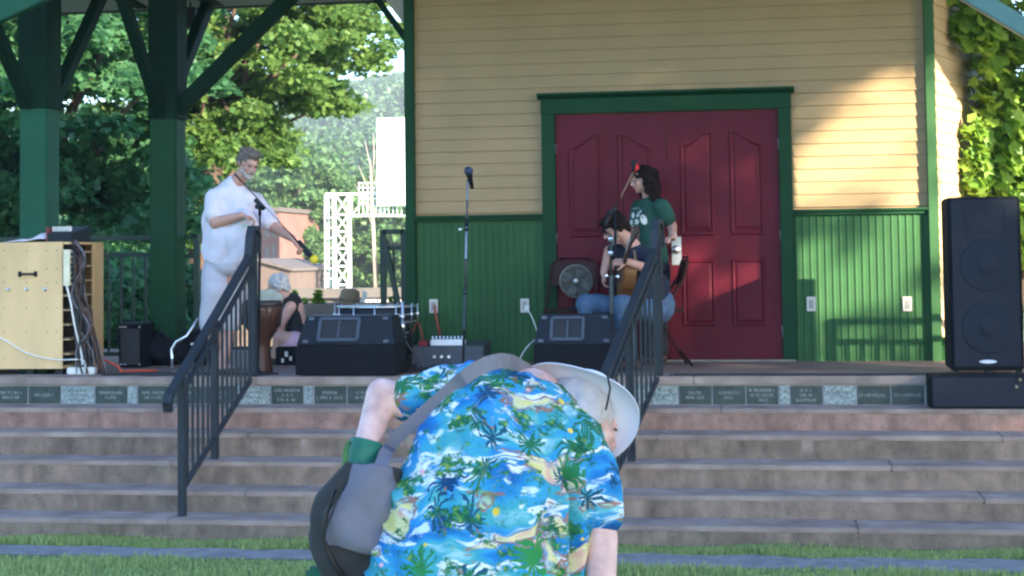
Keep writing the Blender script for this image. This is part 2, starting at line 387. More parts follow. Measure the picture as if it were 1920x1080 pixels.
for x0, x1, k, ls in PLQ:
    a = PY(x0, 740, yb).x; b = PY(x1, 740, yb).x; zt = -.066; zb = LEV[1]+.006
    q = MB().box(a, b, yb-.006, yb+.02, zb, zt)
    o = q.build('plaque', SLATE if k == 'd' else GRAN, stage, bevel=.002)
    if ls:      # engraved lettering, too blurred to read in the photograph: rows of little strokes
        e = MB(); n = len(ls); hh = .0105
        for i, l_ in enumerate(ls):
            zc = (zt+zb)/2 + ((n-1)/2-i)*.036; wd = (b-a)*l_; x = (a+b)/2-wd/2
            while x < (a+b)/2+wd/2-.006:
                cw = random.choice([.007, .009, .011, .011])
                if random.random() < .13: x += .012; continue
                t = random.randrange(4)
                yy0, yy1 = yb-.0068, yb-.0056
                e.box(x, x+.0028, yy0, yy1, zc-hh, zc+hh)
                if t in (0, 2): e.box(x+.0028, x+cw, yy0, yy1, zc+hh-.003, zc+hh)
                if t in (0, 1): e.box(x+.0028, x+cw, yy0, yy1, zc-hh, zc-hh+.003)
                if t in (2, 3): e.box(x+cw-.0026, x+cw, yy0, yy1, zc-hh, zc+hh-.0032)
                if t == 3: e.box(x+.0028, x+cw-.0027, yy0, yy1, zc-.0015, zc+.0015)
                x += cw+.0045
        e.build('lettering', INK if k == 'd' else mat('dark_engraving', (.10, .12, .12), .8), o)

# ------------------------------------------------------------------ building at the back of the stage
bld = thing('stage_building', 'tan clapboard stage building with dark red double doors and green wainscot', 'building', (-.9, W, 0))
xl0 = PY(762, 400, W).x; xl1 = PY(779, 400, W).x      # left corner post
xr0 = PY(1741, 400, W).x; xr1 = PY(1759, 400, W).x    # right corner post
cl0 = PY(1018, 400, W).x; cl1 = PY(1043, 400, W).x; cr0 = PY(1463, 400, W).x; cr1 = PY(1487, 400, W).x
zh0 = PY(1250, 209, W).z; zh1 = PY(1250, 181, W).z; zh2 = PY(1250, 170, W).z; zw = PY(1250, 397, W).z; ZT = 3.62
AD = V((.39, .92, 0)).normalized(); AN = V((AD.y, -AD.x, 0)); AL = 2.3      # angled side wall
bld_core = MB()
bld_core.prism([(xl0+.02, W+.03, 0), (xr1, W+.03, 0), tuple(V((xr1, W+.03, 0))+AD*AL), (xr1+AD.x*AL, W+3.4, 0), (xl0+.02, W+3.4, 0)], (0, 0, ZT))
bld_core.build('wall_core', SIDING, bld)
def boards(mb, o, d, nrm, L, z0, z1, h=.1065, lap=0.0):
    o = V(o); d = V(d); nrm = V(nrm); z = z0
    while z < z1-.005:
        t = min(z+h, z1); k = (t-z)/h; a = .016; b = .016-.012*k
        P = [o+V((0, 0, z)), o+d*L+V((0, 0, z)), o+d*L+V((0, 0, t)), o+V((0, 0, t))]
        q = [P[0]+nrm*a, P[1]+nrm*a, P[2]+nrm*b, P[3]+nrm*b]; c = len(mb.v); mb.v += q+[P[0], P[1]]
        mb.face([c, c+1, c+2, c+3]); mb.face([c+4, c+5, c+1, c]); mb.v += [P[3], P[2]]
        mb.face([c, c+3, c+6, c+4]); mb.face([c+1, c+5, c+7, c+2]); z = t
NF = V((0, -1, 0))
sd_ = MB(); wy = W+.028
boards(sd_, (xl1, wy, 0), (1, 0, 0), NF, cl0-xl1, zw+.02, zh1)
boards(sd_, (cr1, wy, 0), (1, 0, 0), NF, xr0-cr1, zw+.02, zh1)
nz = zw+.02
while nz < zh1: nz += .1065
boards(sd_, (xl1, wy, 0), (1, 0, 0), NF, xr0-xl1, zh1, ZT)
sd_.build('clapboard', SIDING, bld)
sa = MB(); boards(sa, V((xr1, W+.028, 0)), AD, AN, AL, PY(1770, 632, W).z, ZT, .1065); sa.build('angled_clapboard', mat('sunlit_tan_siding_paint', (.50, .36, .22), .55, .08, 3, .15, bscale=30), bld)  # sunlight on the angled wall is put into this paler tan
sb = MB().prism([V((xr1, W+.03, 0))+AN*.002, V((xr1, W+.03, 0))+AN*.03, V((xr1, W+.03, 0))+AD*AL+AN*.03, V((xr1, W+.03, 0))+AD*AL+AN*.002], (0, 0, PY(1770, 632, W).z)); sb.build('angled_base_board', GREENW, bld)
# wainscot with beads
for a, b in ((xl1, cl0), (cr1, xr0)):
    wn = MB(); wn.box(a, b, W+.012, W+.031, 0, zw-.02); x = a+.02
    while x < b-.02:
        wn.add([(x-.012, W+.012, .0), (x-.005, W+.004, 0), (x+.005, W+.004, 0), (x+.012, W+.012, 0), (x-.012, W+.012, zw-.02), (x-.005, W+.004, zw-.02), (x+.005, W+.004, zw-.02), (x+.012, W+.012, zw-.02)],
               [(0, 1, 5, 4), (1, 2, 6, 5), (2, 3, 7, 6)]); x += .0605
    wn.build('wainscot', GREENW, bld)
for a, b in ((xl1, cl0), (cr1, xr0)):
    tr = MB(); tr.box(a-.002, b+.002, W-.045, W+.03, zw-.021, zw+.0); tr.box(a, b, W-.02, W+.03, zw-.05, zw-.0212)
    tr.build('chair_rail', GREEN, bld, bevel=.003)
MB().box(xl0, xl1+.003, W-.05, W+.09, 0, ZT).build('corner_post', GREEN, bld, bevel=.004)
MB().box(xr0-.003, xr1, W-.05, W+.035, 0, ZT).build('corner_post', GREENW, bld, bevel=.004)
c = MB(); c.box(cl0, cl1, W-.035, W+.03, 0, zh0); c.box(cr0, cr1, W-.035, W+.03, 0, zh0); c.box(cl0-.004, cr1+.004, W-.04, W+.03, zh0+.001, zh1)
c.build('door_casing', GREEN, bld, bevel=.004)
c = MB(); hx = [(0, 0), (-.05, 0), (-.075, .022), (-.095, .03), (-.095, zh2-zh1), (0, zh2-zh1)]
c.prism([(cl0-.03, W+.03+a*1.2, zh1+.001+b) for a, b in hx], (cr1-cl0+.06, 0, 0)); c.build('door_head_moulding', GREEN, bld)
# doors
dmid = PY(1252, 400, W).x
def door(x0, x1, side):
    d = MB().box(x0, x1, W+.0, W+.045, .02, zh0-.006); wd = x1-x0
    for a, b in ((.115, .415), (.56, .86)):
        xa = x0+wd*a; xb = x0+wd*b
        if wd < .5: pass
        # lower panel
        def ring(P):   # P polygon in x,z: sunken bead then raised field
            n = len(P); cx = sum(p[0] for p in P)/n; cz = sum(p[1] for p in P)/n
            def ins(k): return [(cx+(p[0]-cx)*(1-k/abs(xb-xa)*2), cz+(p[1]-cz)*(1-k/(max(q[1] for q in P)-min(q[1] for q in P))*2)) for p in P]
            lv = [(P, W-.0), (ins(.008), W-.011), (ins(.018), W-.011), (ins(.03), W-.001), (ins(.032), W-.001), (ins(.05), W-.008)]
            b0 = len(d.v)
            for Q, y in lv: d.v += [V((q[0], y, q[1])) for q in Q]
            for k in range(len(lv)-1):
                for i in range(n): d.face([b0+k*n+i, b0+k*n+(i+1) % n, b0+(k+1)*n+(i+1) % n, b0+(k+1)*n+i])
            d.face([b0+(len(lv)-1)*n+i for i in range(n)])
        ring([(xa, .30), (xb, .30), (xb, .86), (xa, .86)])
        zl, zr = (1.82, 1.94) if a < .3 else (1.94, 1.82)
        top = []
        for i in range(9):
            t = i/8; s = (1-math.cos(math.pi*t))/2; top.append((xb+(xa-xb)*t, zr+(zl-zr)*s))
        ring([(xa, 1.06), (xb, 1.06)]+top)
    o = d.build('door', RED, bld)
    for z in (.25, 1.05, 1.82):
        hxp = x0-.004 if side < 0 else x1+.004
        MB().tube([(hxp, W-.008, z-.045), (hxp, W-.008, z+.045)], .008, 8).build('hinge', STEEL, o)
    return o
dl = door(cl1+.004, dmid-.003, -1); dr = door(dmid+.003, cr0-.004, 1)
p0 = PY(1260, 497, W-.01); p1 = PY(1277, 444, W-.01)
pm = MB().box(p0.x, p1.x, W-.008, W+.0, p0.z, p1.z); pm.build('lock_plate', STEEL, dr, bevel=.002)
kc = PY(1268, 468, W-.01); MB().lathe((kc.x, W-.006, kc.z), (0, -1, 0), [(.012, 0), (.012, .022), (.034, .024), (.036, .03), (.03, .044), (.012, .05), (0, .051)], 20).build('door_knob', CHROME, dr)
MB().box(cl0, cr1, W-.05, W+.02, .002, .018).build('threshold', mat('threshold_metal', (.25, .22, .18), .5, metal=.5), bld)
for px, py, lab in ((1521, 570, 0), (1701, 570, 0), (813, 574, 1), (984, 573, 1)):
    c = PY(px, py, W); y0 = W-.008
    o = MB().box(c.x-.037, c.x+.037, y0, W+.01, c.z-.06, c.z+.06).build('electrical_outlet', PLATE, bld, bevel=.003)
    s = MB().box(c.x-.018, c.x+.018, y0-.004, y0-.0005, c.z-.036, c.z+.036); s.build('socket', mat('socket_grey', (.35, .33, .30), .5), o, bevel=.002)

# ------------------------------------------------------------------ pavilion roof, posts and braces
pav = thing('open_pavilion', 'open timber pavilion with dark green posts, knee braces and pale ceiling', 'pavilion', (-5, 13, 0))
RX0, RX1 = -10.5, 5.2; YB2 = 15.35
rf = MB()
rf.prism([(RX0, 12.12, 3.60), (RX0, YB2, 3.385), (RX0, YB2, 3.46), (RX0, 13.9, 5.6), (RX0, 12.12, 3.70)], (RX1-RX0, 0, 0))
rf.build('roof', mat('grey_roof_shingle', (.10, .10, .11), .9, .3, 10, .4), pav)
cl_ = MB(); n = 30
for i in range(26):
    y0 = 12.2+i*.1205; y1 = y0+.118; za = 3.60-(y0-12.12)*.0665; zb = 3.60-(y1-12.12)*.0665
    cl_.hexa([(RX0+.05, y0, za-.018), (RX1-.05, y0, za-.018), (RX1-.05, y1, zb-.018), (RX0+.05, y1, zb-.018), (RX0+.05, y0, za-.003), (RX1-.05, y0, za-.003), (RX1-.05, y1, zb-.003), (RX0+.05, y1, zb-.003)])
cl_.build('ceiling_boards', CREAM, pav)
MB().box(RX0, RX1, YB2+.002, YB2+.05, 3.355, 3.47).build('fascia', mat('dark_fascia', (.05, .055, .055), .6), pav)
MB().box(RX0, RX1, 12.0, 12.11, 3.55, 3.78).build('front_beam', TEAL, pav)
def post(px, Y, w_, zb=0, zt=3.55, m=GREEN, col_z=None):
    c = PY(px, 400, Y); o = MB().box(c.x-w_/2, c.x+w_/2, Y-w_/2, Y+w_/2, zb, zt).build('post', m, pav, bevel=.012)
    if col_z:
        MB().box(c.x-w_/2-.012, c.x+w_/2+.012, Y-w_/2-.012, Y+w_/2+.012, col_z, zt).build('post_sleeve', mat('roof_shade_green', (.004, .022, .011), .7, .15, 4, spec=.12), o, bevel=.01)
    return c.x
PG = mat('roof_shade_green', (.004, .022, .011), .7, .15, 4, spec=.12)  # shade under the roof painted into sleeves, braces and beams
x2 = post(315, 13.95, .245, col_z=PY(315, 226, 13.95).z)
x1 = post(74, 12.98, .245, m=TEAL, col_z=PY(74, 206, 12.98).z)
post(-560, 12.98, .245); xb1 = x1
def brace(a, b, w_=.12, h=.13, m=PG): MB().bar(a, b, w_, h, up=(0, 0, 1)).build('knee_brace', m, pav, bevel=.008)
a = PY(325, 214, 13.95); brace(a, PY(560, -22, 13.95), .1, .13)
a = PY(300, 212, 13.83); brace(a, V((a.x-.03, a.y-1.15, 3.5)), .085, .11)
a = PY(312, 205, 14.07); brace(V((a.x, a.y, a.z)), V((a.x, a.y+1.1, 3.36)), .1, .12)
a = PY(54, 198, 12.86); brace(a, V((a.x-.16, a.y-1.05, 3.5)), .085, .11)
a = PY(97, 200, 13.1); brace(a, V((a.x+.03, a.y+1.15, 3.5)), .09, .11)
# brace at the building corner and its gusset
a = PY(768, 82, W); b = PY(702, -8, W); brace(a, b, .07, .055)
MB().prism([PY(768, 60, W+.02), PY(768, -30, W+.02), PY(700, -30, W+.02)], (0, .02, 0)).build('gusset', CREAM, pav)
# beams under the ceiling
MB().box(RX0, xl0, 13.86, 14.04, 3.27+.12, 3.48).build('beam', PG, pav)
for xx in (x2, x1): MB().box(xx-.07, xx+.07, 12.12, YB2-.05, 3.37, 3.50).build('beam', PG, pav)
# front posts (outside the frame) with the braces that reach into it
xR = 2.42; xLf = PY(-260, 400, 12.06).x
for xx in (xR, xLf, 5.0): MB().box(xx-.1, xx+.1, 11.98, 12.13, -.206 if False else GZ, 3.55).build('post', TEAL, pav, bevel=.01)
MB().bar(PY(1780, -32, 12.05), PY(1995, 96, 12.05), .09, .125).build('knee_brace', mat('sunlit_blue_green_paint', (.07, .17, .17), .5, .1, 3), pav, bevel=.008)  # pale blue-green carries the sunlight on this brace in its colour
MB().bar(PY(120, -40, 12.05), PY(-140, 82, 12.05), .09, .21).build('knee_brace', TEAL, pav, bevel=.008)
# hanging lamp under the rear eave
t = thing('hanging_lamp', 'small dark box lamp hanging from the rear eave of the pavilion', 'lamp', PY(357, 20, 15.1))
c = PY(357, 30, 15.1); MB().box(c.x-.06, c.x+.06, c.y-.06, c.y+.06, c.z-.12, c.z+.08).build('lamp_body', BLK, t, bevel=.008)
MB().tube([(c.x, c.y, c.z+.08), (c.x, c.y, 3.41)], .01).build('rod', BLK, t)
MB().box(c.x-.045, c.x+.045, c.y-.045, c.y+.045, c.z-.135, c.z-.121).build('lens', mat('frosted_lens', (.3, .3, .28), .3), t)

# ------------------------------------------------------------------ rear guard rails
def rails(name, label, a, b, ztop, zpan, zbot=.08, step=.115, endposts=(1, 1), diag=False, group=None):
    a = V(a); b = V(b); L = (b-a).length; d = (b-a)/L
    t = thing(name, label, 'railing', (a+b)/2, group)
    U = V((0, 0, 1))
    MB().bar(a+U*ztop, b+U*ztop, .05, .045, up=U).build('top_rail', DGRAIL, t, bevel=.004)
    MB().bar(a+U*zpan, b+U*zpan, .03, .04, up=U).build('panel_rail', DGRAIL, t)
    MB().bar(a+U*zbot, b+U*zbot, .03, .035, up=U).build('bottom_rail', DGRAIL, t)
    n = max(1, int(L/step))
    for i in range(1, n):
        p = a+d*(L*i/n); MB().bar(p+U*(zbot+.02), p+U*(zpan-.02), .018, .018, up=d).build('baluster', DGRAIL, t)
    for f, q in zip(endposts, (a, b)):
        if f: MB().bar(q, q+U*(ztop+.02), .05, .05, up=d).build('rail_post', DGRAIL, t)
    return t
YR = 14.12; zt = PY(230, 446, YR).z; zp = PY(230, 478, YR).z
g_ = 'dark green guard rails at the back of the stage'
rails('guard_rail', 'long dark green guard rail behind the plywood case and black amplifier', (PY(-330, 400, YR).x, YR, 0), (PY(296, 400, YR).x, YR, 0), zt, zp, group=g_)
rails('guard_rail', 'short dark green guard rail just right of the middle pavilion post', (PY(338, 400, YR).x, YR, 0), (PY(369, 400, YR).x, YR, 0), zt, zp-.02, group=g_)
def stair_rail(X0, X1, y, name, label):
    t = rails(name, label, (X0, y, 0), (X1, y, 0), zt+.02, zp+.03, group=g_, step=.085)
    a = V((X0+.02, y-.03, zt-.05)); b = V((X1-.02, y-.03, .35)); MB().bar(a, b, .04, .055, up=(0, 1, 0)).build('diagonal_rail', DGRAIL, t)
stair_rail(PY(718, 400, YR+.2).x, PY(757, 400, YR+.2).x, YR+.2, 'guard_rail', 'dark green rail with a diagonal bar beside the building corner post')
rails('guard_rail', 'low green barred rail panel behind the man in white', (PY(395, 400, 15.9).x, 15.9, 0), (PY(520, 400, 15.9).x, 15.9, 0), .32, .28, zbot=.03, group=g_)
# side rail outside the frame whose shadow falls on the wainscot
rails('guard_rail', 'dark rail at the right front edge of the stage', (2.2, 12.6, 0), (6.2, 12.6, 0), 1.07, .9, step=.12, group='front guard rails')

# ------------------------------------------------------------------ stair hand rails
def stair_handrail(X, label, rz=0, nb=15):
    t = thing('stair_handrail', label, 'handrail', (X, F, 0), 'charcoal metal handrails on the stage steps')
    ref = PZ(483, 705, 0).x
    def q(px, py): p = PX(px, py, ref); return V((X, p.y, p.z))
    P3 = [(q(483, 705), 0.0, q(483, 425).z, .055), (q(402, 856), LEV[3], None, .05), (q(330, 960), LEV[5], None, .05)]
    yA = F+.05; yB = F-2.55*TR; yC = F-4.55*TR
    hp = [q(478, 462), q(317, 742)]
    def hz(y): s = (hp[0].z-hp[1].z)/(hp[0].y-hp[1].y); return hp[1].z+(y-hp[1].y)*s
    MB().bar((X, yA, 0), (X, yA, hz(yA)+.12), .055, .055, up=(0, 1, 0)).build('rail_post', RAILM, t, bevel=.004)
    MB().bar((X, yB, LEV[3]), (X, yB, hz(yB)-.02), .05, .05, up=(0, 1, 0)).build('rail_post', RAILM, t, bevel=.004)
    MB().bar((X, yC, LEV[5]), (X, yC, hz(yC)-.02), .05, .05, up=(0, 1, 0)).build('rail_post', RAILM, t, bevel=.004)
    yE = hp[1].y
    top = [V((X, yA+.10, hz(yA)-.02)), V((X, yA+.11, hz(yA)+.11)), V((X, yA+.06, hz(yA)+.17)), V((X, yA-.03, hz(yA)+.17)), V((X, yA-.08, hz(yA)+.1)), V((X, yA-.11, hz(yA-.11)+.02)), V((X, yA-.16, hz(yA-.16)))]
    m = MB()
    pts = top+[V((X, yE+.12, hz(yE+.12))), V((X, yE, hz(yE))), V((X, yE-.03, hz(yE)-.05)), V((X, yE-.01, hz(yE)-.10))]
    for a, b in zip(pts, pts[1:]): m.bar(a+(a-b).normalized()*.004, b+(b-a).normalized()*.004, .062, .035, up=(0, 0, 1) if abs((b-a).normalized().z) < .9 else (0, 1, 0))
    m.build('handrail', RAILM, t, bevel=.003)
    off = .13; offb = .80
    def par(o): return lambda y: hz(y)-o
    lo = par(off); bo = lambda y: q(470, 700).z + (y-F)*((q(470, 700).z-q(336, 905).z)/(q(470, 700).y-q(336, 905).y))
    zb_ = lambda y: LEV[5]+.18+(y-yC)*((.04+.62)/(yA-yC))*1.0
    MB().bar((X, yA, lo(yA)), (X, yC, lo(yC)), .03, .03, up=(0, 0, 1)).build('upper_rail', RAILM, t)
    MB().bar((X, yA, zb_(yA)), (X, yC, zb_(yC)), .03, .03, up=(0, 0, 1)).build('lower_rail', RAILM, t)
    n = nb
    for i in range(1, n):
        y = yA+(yC-yA)*i/n
        if abs(y-yB) < .04: continue
        MB().bar((X, y, zb_(y)), (X, y, lo(y)), .016, .016, up=(0, 1, 0)).build('baluster', RAILM, t)
    t.rotation_euler = (0, 0, rz)
    return t
stair_handrail(PZ(483, 705, 0).x, 'charcoal stair handrail in front of the man in white clothes')
stair_handrail(PZ(1240, 700, 0).x, 'charcoal stair handrail in front of the seated guitarist', R(-9.0), 11)
# ------------------------------------------------------------------ vegetation and backdrop
LM_D = leafmat('maple_leaves_dark', (.035, .12, .055), (.085, .22, .09), .5)
LM_M = leafmat('maple_leaves_mid', (.06, .15, .04), (.17, .28, .075), .55)
LM_Y = leafmat('vine_leaves_bright', (.10, .24, .03), (.28, .44, .07), .5)
LM_F = leafmat('far_tree_leaves', (.05, .12, .04), (.12, .22, .08), .35)
LM_H = leafmat('hillside_leaves', (.025, .07, .03), (.07, .14, .055), .2)
BARK = mat('brown_bark', (.07, .045, .035), .9, .4, 8, .6, bscale=30)
def pxell(px, py, d, rx, rz, ry=None): c = PD(px, py, d); return (tuple(c), (rx, ry or rx, rz))
def tree(name, label, ells, ncl, per, cr, size, m, base, r=.25, group=None, shape=5, top=None, nl=18, shell=.55):
    b = V((base[0], base[1], gz(base[0], base[1])-.1)) if len(base) == 2 else V(base)
    t = thing(name, label, 'tree', b, group)
    pos, cs = clumps(ells, ncl, per, cr, shell)
    leaves('crown', pos, size*(.6+.8*rng.random(len(pos))), m, t, shape=shape)
    c0 = V(ells[0][0]); limbs(MB(), b, top or (c0+V((0, 0, ells[0][1][2]*.5))), r, cs, nl).build('trunk', BARK, t)
    return t
def b2(px, d): p = PD(px, 500, d); return (p.x, p.y)
tree('maple_tree', 'large dark leafy maple behind the left guard rail of the pavilion',
     [pxell(110, 190, 22, 2.3, 1.7), pxell(-160, 200, 22, 2.2, 2.2), pxell(230, 330, 21, 1.25, 1.0), pxell(60, 350, 22, 1.7, .8), pxell(190, 40, 23, 1.8, 1.2), pxell(-60, 0, 23, 2, 1.2)],
     330, 180, .42, .12, LM_D, b2(-20, 22), .24)
tree('maple_tree', 'sunlit yellow green maple spreading behind the middle pavilion post',
     [pxell(430, 50, 25, 1.9, 1.6), pxell(530, 115, 26, 1.1, 1.0), pxell(665, 60, 25, .75, .5), pxell(600, 190, 26, .45, .35), pxell(420, 300, 25, 1.05, 1.0), pxell(300, 120, 26, 1.6, 1.6), pxell(465, 225, 26, 1.0, .85), pxell(600, 0, 26, 1.4, .8), pxell(360, 400, 25, .8, .5)],
     300, 170, .38, .10, LM_M, b2(330, 26), .2)
tree('ash_tree', 'pale green young tree just right of the man in white',
     [pxell(560, 365, 92, 2.9, 2.2), pxell(500, 370, 92, 2.6, 2.0), pxell(600, 400, 94, 2.0, 1.6), pxell(655, 420, 100, 2.4, 1.7)], 130, 110, .9, .3, LM_F, b2(560, 93), .2, 'trees behind the concrete wall')
tree('round_tree', 'round green tree just left of the white gantry tower',
     [pxell(575, 470, 90, 1.3, 1.4), pxell(562, 510, 90, 1.2, 1.0)], 80, 100, .6, .2, LM_F, b2(572, 90), .15, 'trees behind the concrete wall')
tree('round_tree', 'bushy green tree between the gantry tower and the building corner',
     [pxell(715, 490, 95, 2.6, 2.2), pxell(770, 450, 95, 2.8, 2.2), pxell(690, 450, 98, 1.9, 2.0)], 120, 110, .9, .3, LM_F, b2(715, 96), .2, 'trees behind the concrete wall')
tree('broad_tree', 'broad green tree behind the brick building',
     [pxell(400, 360, 105, 5.5, 3.0), pxell(520, 350, 105, 5.0, 3.2), pxell(640, 390, 110, 5, 2.6), pxell(740, 430, 110, 5, 3)], 190, 110, 1.4, .5, LM_F, b2(560, 108), .4, 'trees behind the concrete wall', shape=4)
tree('broad_tree', 'dark green tree low behind the left end of the guard rail',
     [pxell(40, 470, 36, 2.4, 1.2), pxell(200, 500, 38, 2.6, 1.3), pxell(310, 470, 38, 1.5, 1.0), pxell(-100, 480, 38, 2.4, 1.3)], 130, 120, .6, .2, LM_D, b2(120, 37), .2, 'trees behind the concrete wall')
tree('leafy_bush', 'leafy green bush seen through the bars of the long guard rail',
     [pxell(60, 570, 19, .9, .55), pxell(190, 575, 19, .9, .6), pxell(285, 570, 19.5, .7, .6)], 110, 130, .3, .11, LM_D, b2(190, 19), .05, nl=10)
# hills
hl = MB(); NX, NY = 60, 20
def hz_(x, y):
    t = max(0, min(1, (y-125)/130)); z = GZ-.3 + 17*t*t*(3-2*t)
    t2 = max(0, min(1, (y-270)/160)); z += 22*t2*t2*(3-2*t2)*(1+.2*math.sin((x+y*.3)*.02+1.0)); return z*(1+.08*math.sin(x*.06+.5))
for j in range(NY+1):
    for i in range(NX+1): x = -300+i*9; y = 115+j*18; hl.v.append(V((x, y, hz_(x, y))))
for j in range(NY):
    for i in range(NX): a = j*(NX+1)+i; hl.face([a, a+1, a+NX+2, a+NX+1], 0, True)
tag(hl.build('hills', mat('hill_undergrowth', (.03, .06, .03), .95, .3, .05)), kind='structure')
ps = []
for i in range(2300):
    y = 140+310*rng.random()**1.1; px = rng.uniform(-60, 800); x = (px-960)/FPX*y*1.0; x = x*math.cos(YAW)-y*math.sin(YAW)*1.0; 
    z = hz_(x, y); rr = rng.uniform(1.8, 3.2); k = 60
    p = rng.normal(size=(k, 3)); p /= np.linalg.norm(p, axis=1)[:, None]; p[:, 2] = np.abs(p[:, 2])*1.25
    p *= rr*(.75+.3*rng.random(k))[:, None]; ps.append(p+np.array([x, y, z+rr*.4]))
ps = np.concatenate(ps)
o = leaves('wooded_hillside', ps, 1.25*(.5+.9*rng.random(len(ps))), LM_H, shape=4, up=.2); tag(o, 'distant wooded hillside of massed green trees fading into haze', 'woods', kind='stuff')
# bare tree in front of the hill
bt = thing('bare_tree', 'pale leafless tree rising to the left of the white sign panel', 'tree', (*b2(705, 90), GZ-.3))
m = MB(); b = V(bt.location); tp = PD(694, 300, 90)
m.tube([b, b.lerp(tp, .5), tp], [.16, .11, .03], 6)
for (px, py, q) in ((672, 310, .62), (684, 262, .75), (700, 250, .8), (708, 285, .7), (678, 350, .5), (716, 330, .55), (665, 345, .5), (690, 330, .8)):
    s = b.lerp(tp, q); e = PD(px, py, 90); m.tube([s, s.lerp(e, .5)+V((.1, 0, .1)), e], [.06, .04, .015], 5)
m.build('trunk', mat('pale_bark', (.30, .26, .23), .9), bt)
# concrete parapet and pipe rail behind the stage
cw = thing('concrete_wall', 'low grey concrete wall with a dark pipe rail behind the stage', 'wall', (*b2(500, 29), GZ))
A = PD(-300, 540, 29); B = PD(1050, 540, 29); z1 = A.z; A = V((A.x, A.y, 0)); B = V((B.x, B.y, 0)); dd = (B-A).normalized(); nn = V((dd.y, -dd.x, 0))
zA = PD(600, 541, 29).z; zB = PD(600, 585, 29).z
MB().prism([V((*A.xy, -1.6)), V((*B.xy, -1.6)), V((*B.xy, zA)), V((*A.xy, zA))], -nn*.3).build('wall', mat('grey_concrete', (.085, .082, .082), .9, .2, 2, .3), cw)
MB().tube([A+nn*.06+V((0, 0, zA-.17)), B+nn*.06+V((0, 0, zA-.17))], .04, 8).build('pipe_rail', mat('grey_pipe', (.10, .10, .11), .5), cw)
zC = PD(600, 566, 29).z
MB().prism([V((*A.xy, -1.6)), V((*B.xy, -1.6)), V((*B.xy, zC)), V((*A.xy, zC))], nn*.9).build('planter_bank', mat('tan_mulch', (.13, .10, .085), .95, .35, 4, .8, bscale=30), cw)
# white pickets seen by the green rail
pf = thing('picket_fence', 'small pale picket fence low beside the diagonal rail', 'fence', PD(695, 575, 27))
for i in range(9):
    p = PD(688+i*8, 582, 27); q = MB().box(p.x-.022, p.x+.022, p.y-.01, p.y+.01, p.z-.45, p.z+.18); q.build('picket', WHITEP, pf)
p = PD(680, 574, 27.05); q = PD(762, 572, 27.05); MB().bar(p, q, .03, .05).build('rail', WHITEP, pf)
# brick building
bb = thing('brick_building', 'pale pink brick building with tall windows beyond the trees', 'building', (*b2(440, 85), GZ-.3))
BRK = mat('pale_pink_brick', (.17, .085, .072), .9, .15, 1.5, .2); TRIM = mat('pale_stone_trim', (.09, .075, .07), .8)
x0 = PD(372, 400, 85).x; x1_ = PD(527, 400, 85).x; yb_ = PD(450, 400, 85).y; zt_ = PD(450, 398, 85).z
MB().box(x0, x1_, yb_, yb_+9, -1.4, zt_).build('wall', BRK, bb)
MB().box(x0-.15, x1_+.15, yb_-.2, yb_+9.1, zt_, zt_+.22).build('cornice', TRIM, bb)
WG = mat('dark_window_glass', (.10, .09, .10), .15)
for row, (ya, yb2_) in enumerate(((412, 446), (462, 496), (508, 532))):
    za = PD(450, ya, 85).z; zb2 = PD(450, yb2_, 85).z
    for px in (384, 399, 414, 429, 444, 459, 474, 489, 504, 517):
        xx = PD(px, 450, 85).x; MB().box(xx-.1, xx+.1, yb_-.03, yb_+.02, zb2, za).build('window', WG, bb)
lb = thing('low_brick_building', 'low tan brick building with a sloping roof behind the old man', 'building', (*b2(520, 72), GZ-.3))
x0 = PD(487, 500, 72).x; x1_ = PD(546, 500, 72).x; y_ = PD(520, 500, 72).y; za = PD(487, 490, 72).z; zb2 = PD(546, 507, 72).z
MB().prism([(x0, y_, -1.5), (x1_, y_, -1.5), (x1_, y_, zb2), (x0, y_, za)], (0, 6, 0)).build('wall', mat('tan_brick', (.10, .072, .062), .9, .12, 2), lb)
MB().prism([(x0-.1, y_-.2, za), (x1_+.15, y_-.2, zb2-.03), (x1_+.15, y_-.2, zb2+.1), (x0-.1, y_-.2, za+.13)], (0, 6.3, 0)).build('roof', TRIM, lb)
wb = thing('white_shed', 'pale shed wall seen between the middle post and the man in white', 'shed', (*b2(350, 70), GZ-.3))
x0 = PD(318, 500, 70).x; x1_ = PD(372, 500, 70).x; y_ = PD(350, 500, 70).y; za = PD(350, 452, 70).z
MB().box(x0, x1_, y_, y_+4, -1.5, za).build('wall', mat('pinkish_white_board', (.30, .25, .26), .8), wb)
MB().box(x0-.15, x1_+.15, y_-.2, y_+4.2, za, za+.25).build('roof', mat('rusty_roof', (.35, .22, .18), .8), wb)
# sign gantry
GW = mat('white_gantry_paint', (.72, .74, .76), .5, .03, 2)
gt = thing('sign_gantry', 'white lattice sign gantry with ladder cage and catwalk over the trees', 'gantry', (*b2(640, 75), GZ-.3))
def gp(px, py, dd=0): return PD(px, py, 75+dd)
for dd in (0, 1.1):
    for px in (628, 656):
        a = gp(px, 545, dd); t_ = gp(px, 362, dd); MB().bar(V((a.x, a.y, -1.4)), V((a.x, a.y, t_.z)), .15, .15).build('column', GW, gt)
m = MB(); yy = [366, 402, 434, 466, 499, 534, 570]
for dd in (0, 1.1):
    for a, b in zip(yy, yy[1:]):
        m.bar(gp(630, a, dd), gp(654, b, dd), .055, .055); m.bar(gp(654, a, dd+.02), gp(630, b, dd+.02), .055, .055); m.bar(gp(630, b, dd), gp(654, b, dd), .07, .07)
m.build('cross_bracing', GW, gt)
m = MB()
for px in (610, 618): a = gp(px, 545, .2); t_ = gp(px, 366, .2); m.bar(V((a.x, a.y, -1.3)), V((a.x, a.y, t_.z)), .04, .04)
for i in range(46): m.bar(gp(610, 366+i*4.3, .2), gp(618, 366+i*4.3, .2), .022, .022)
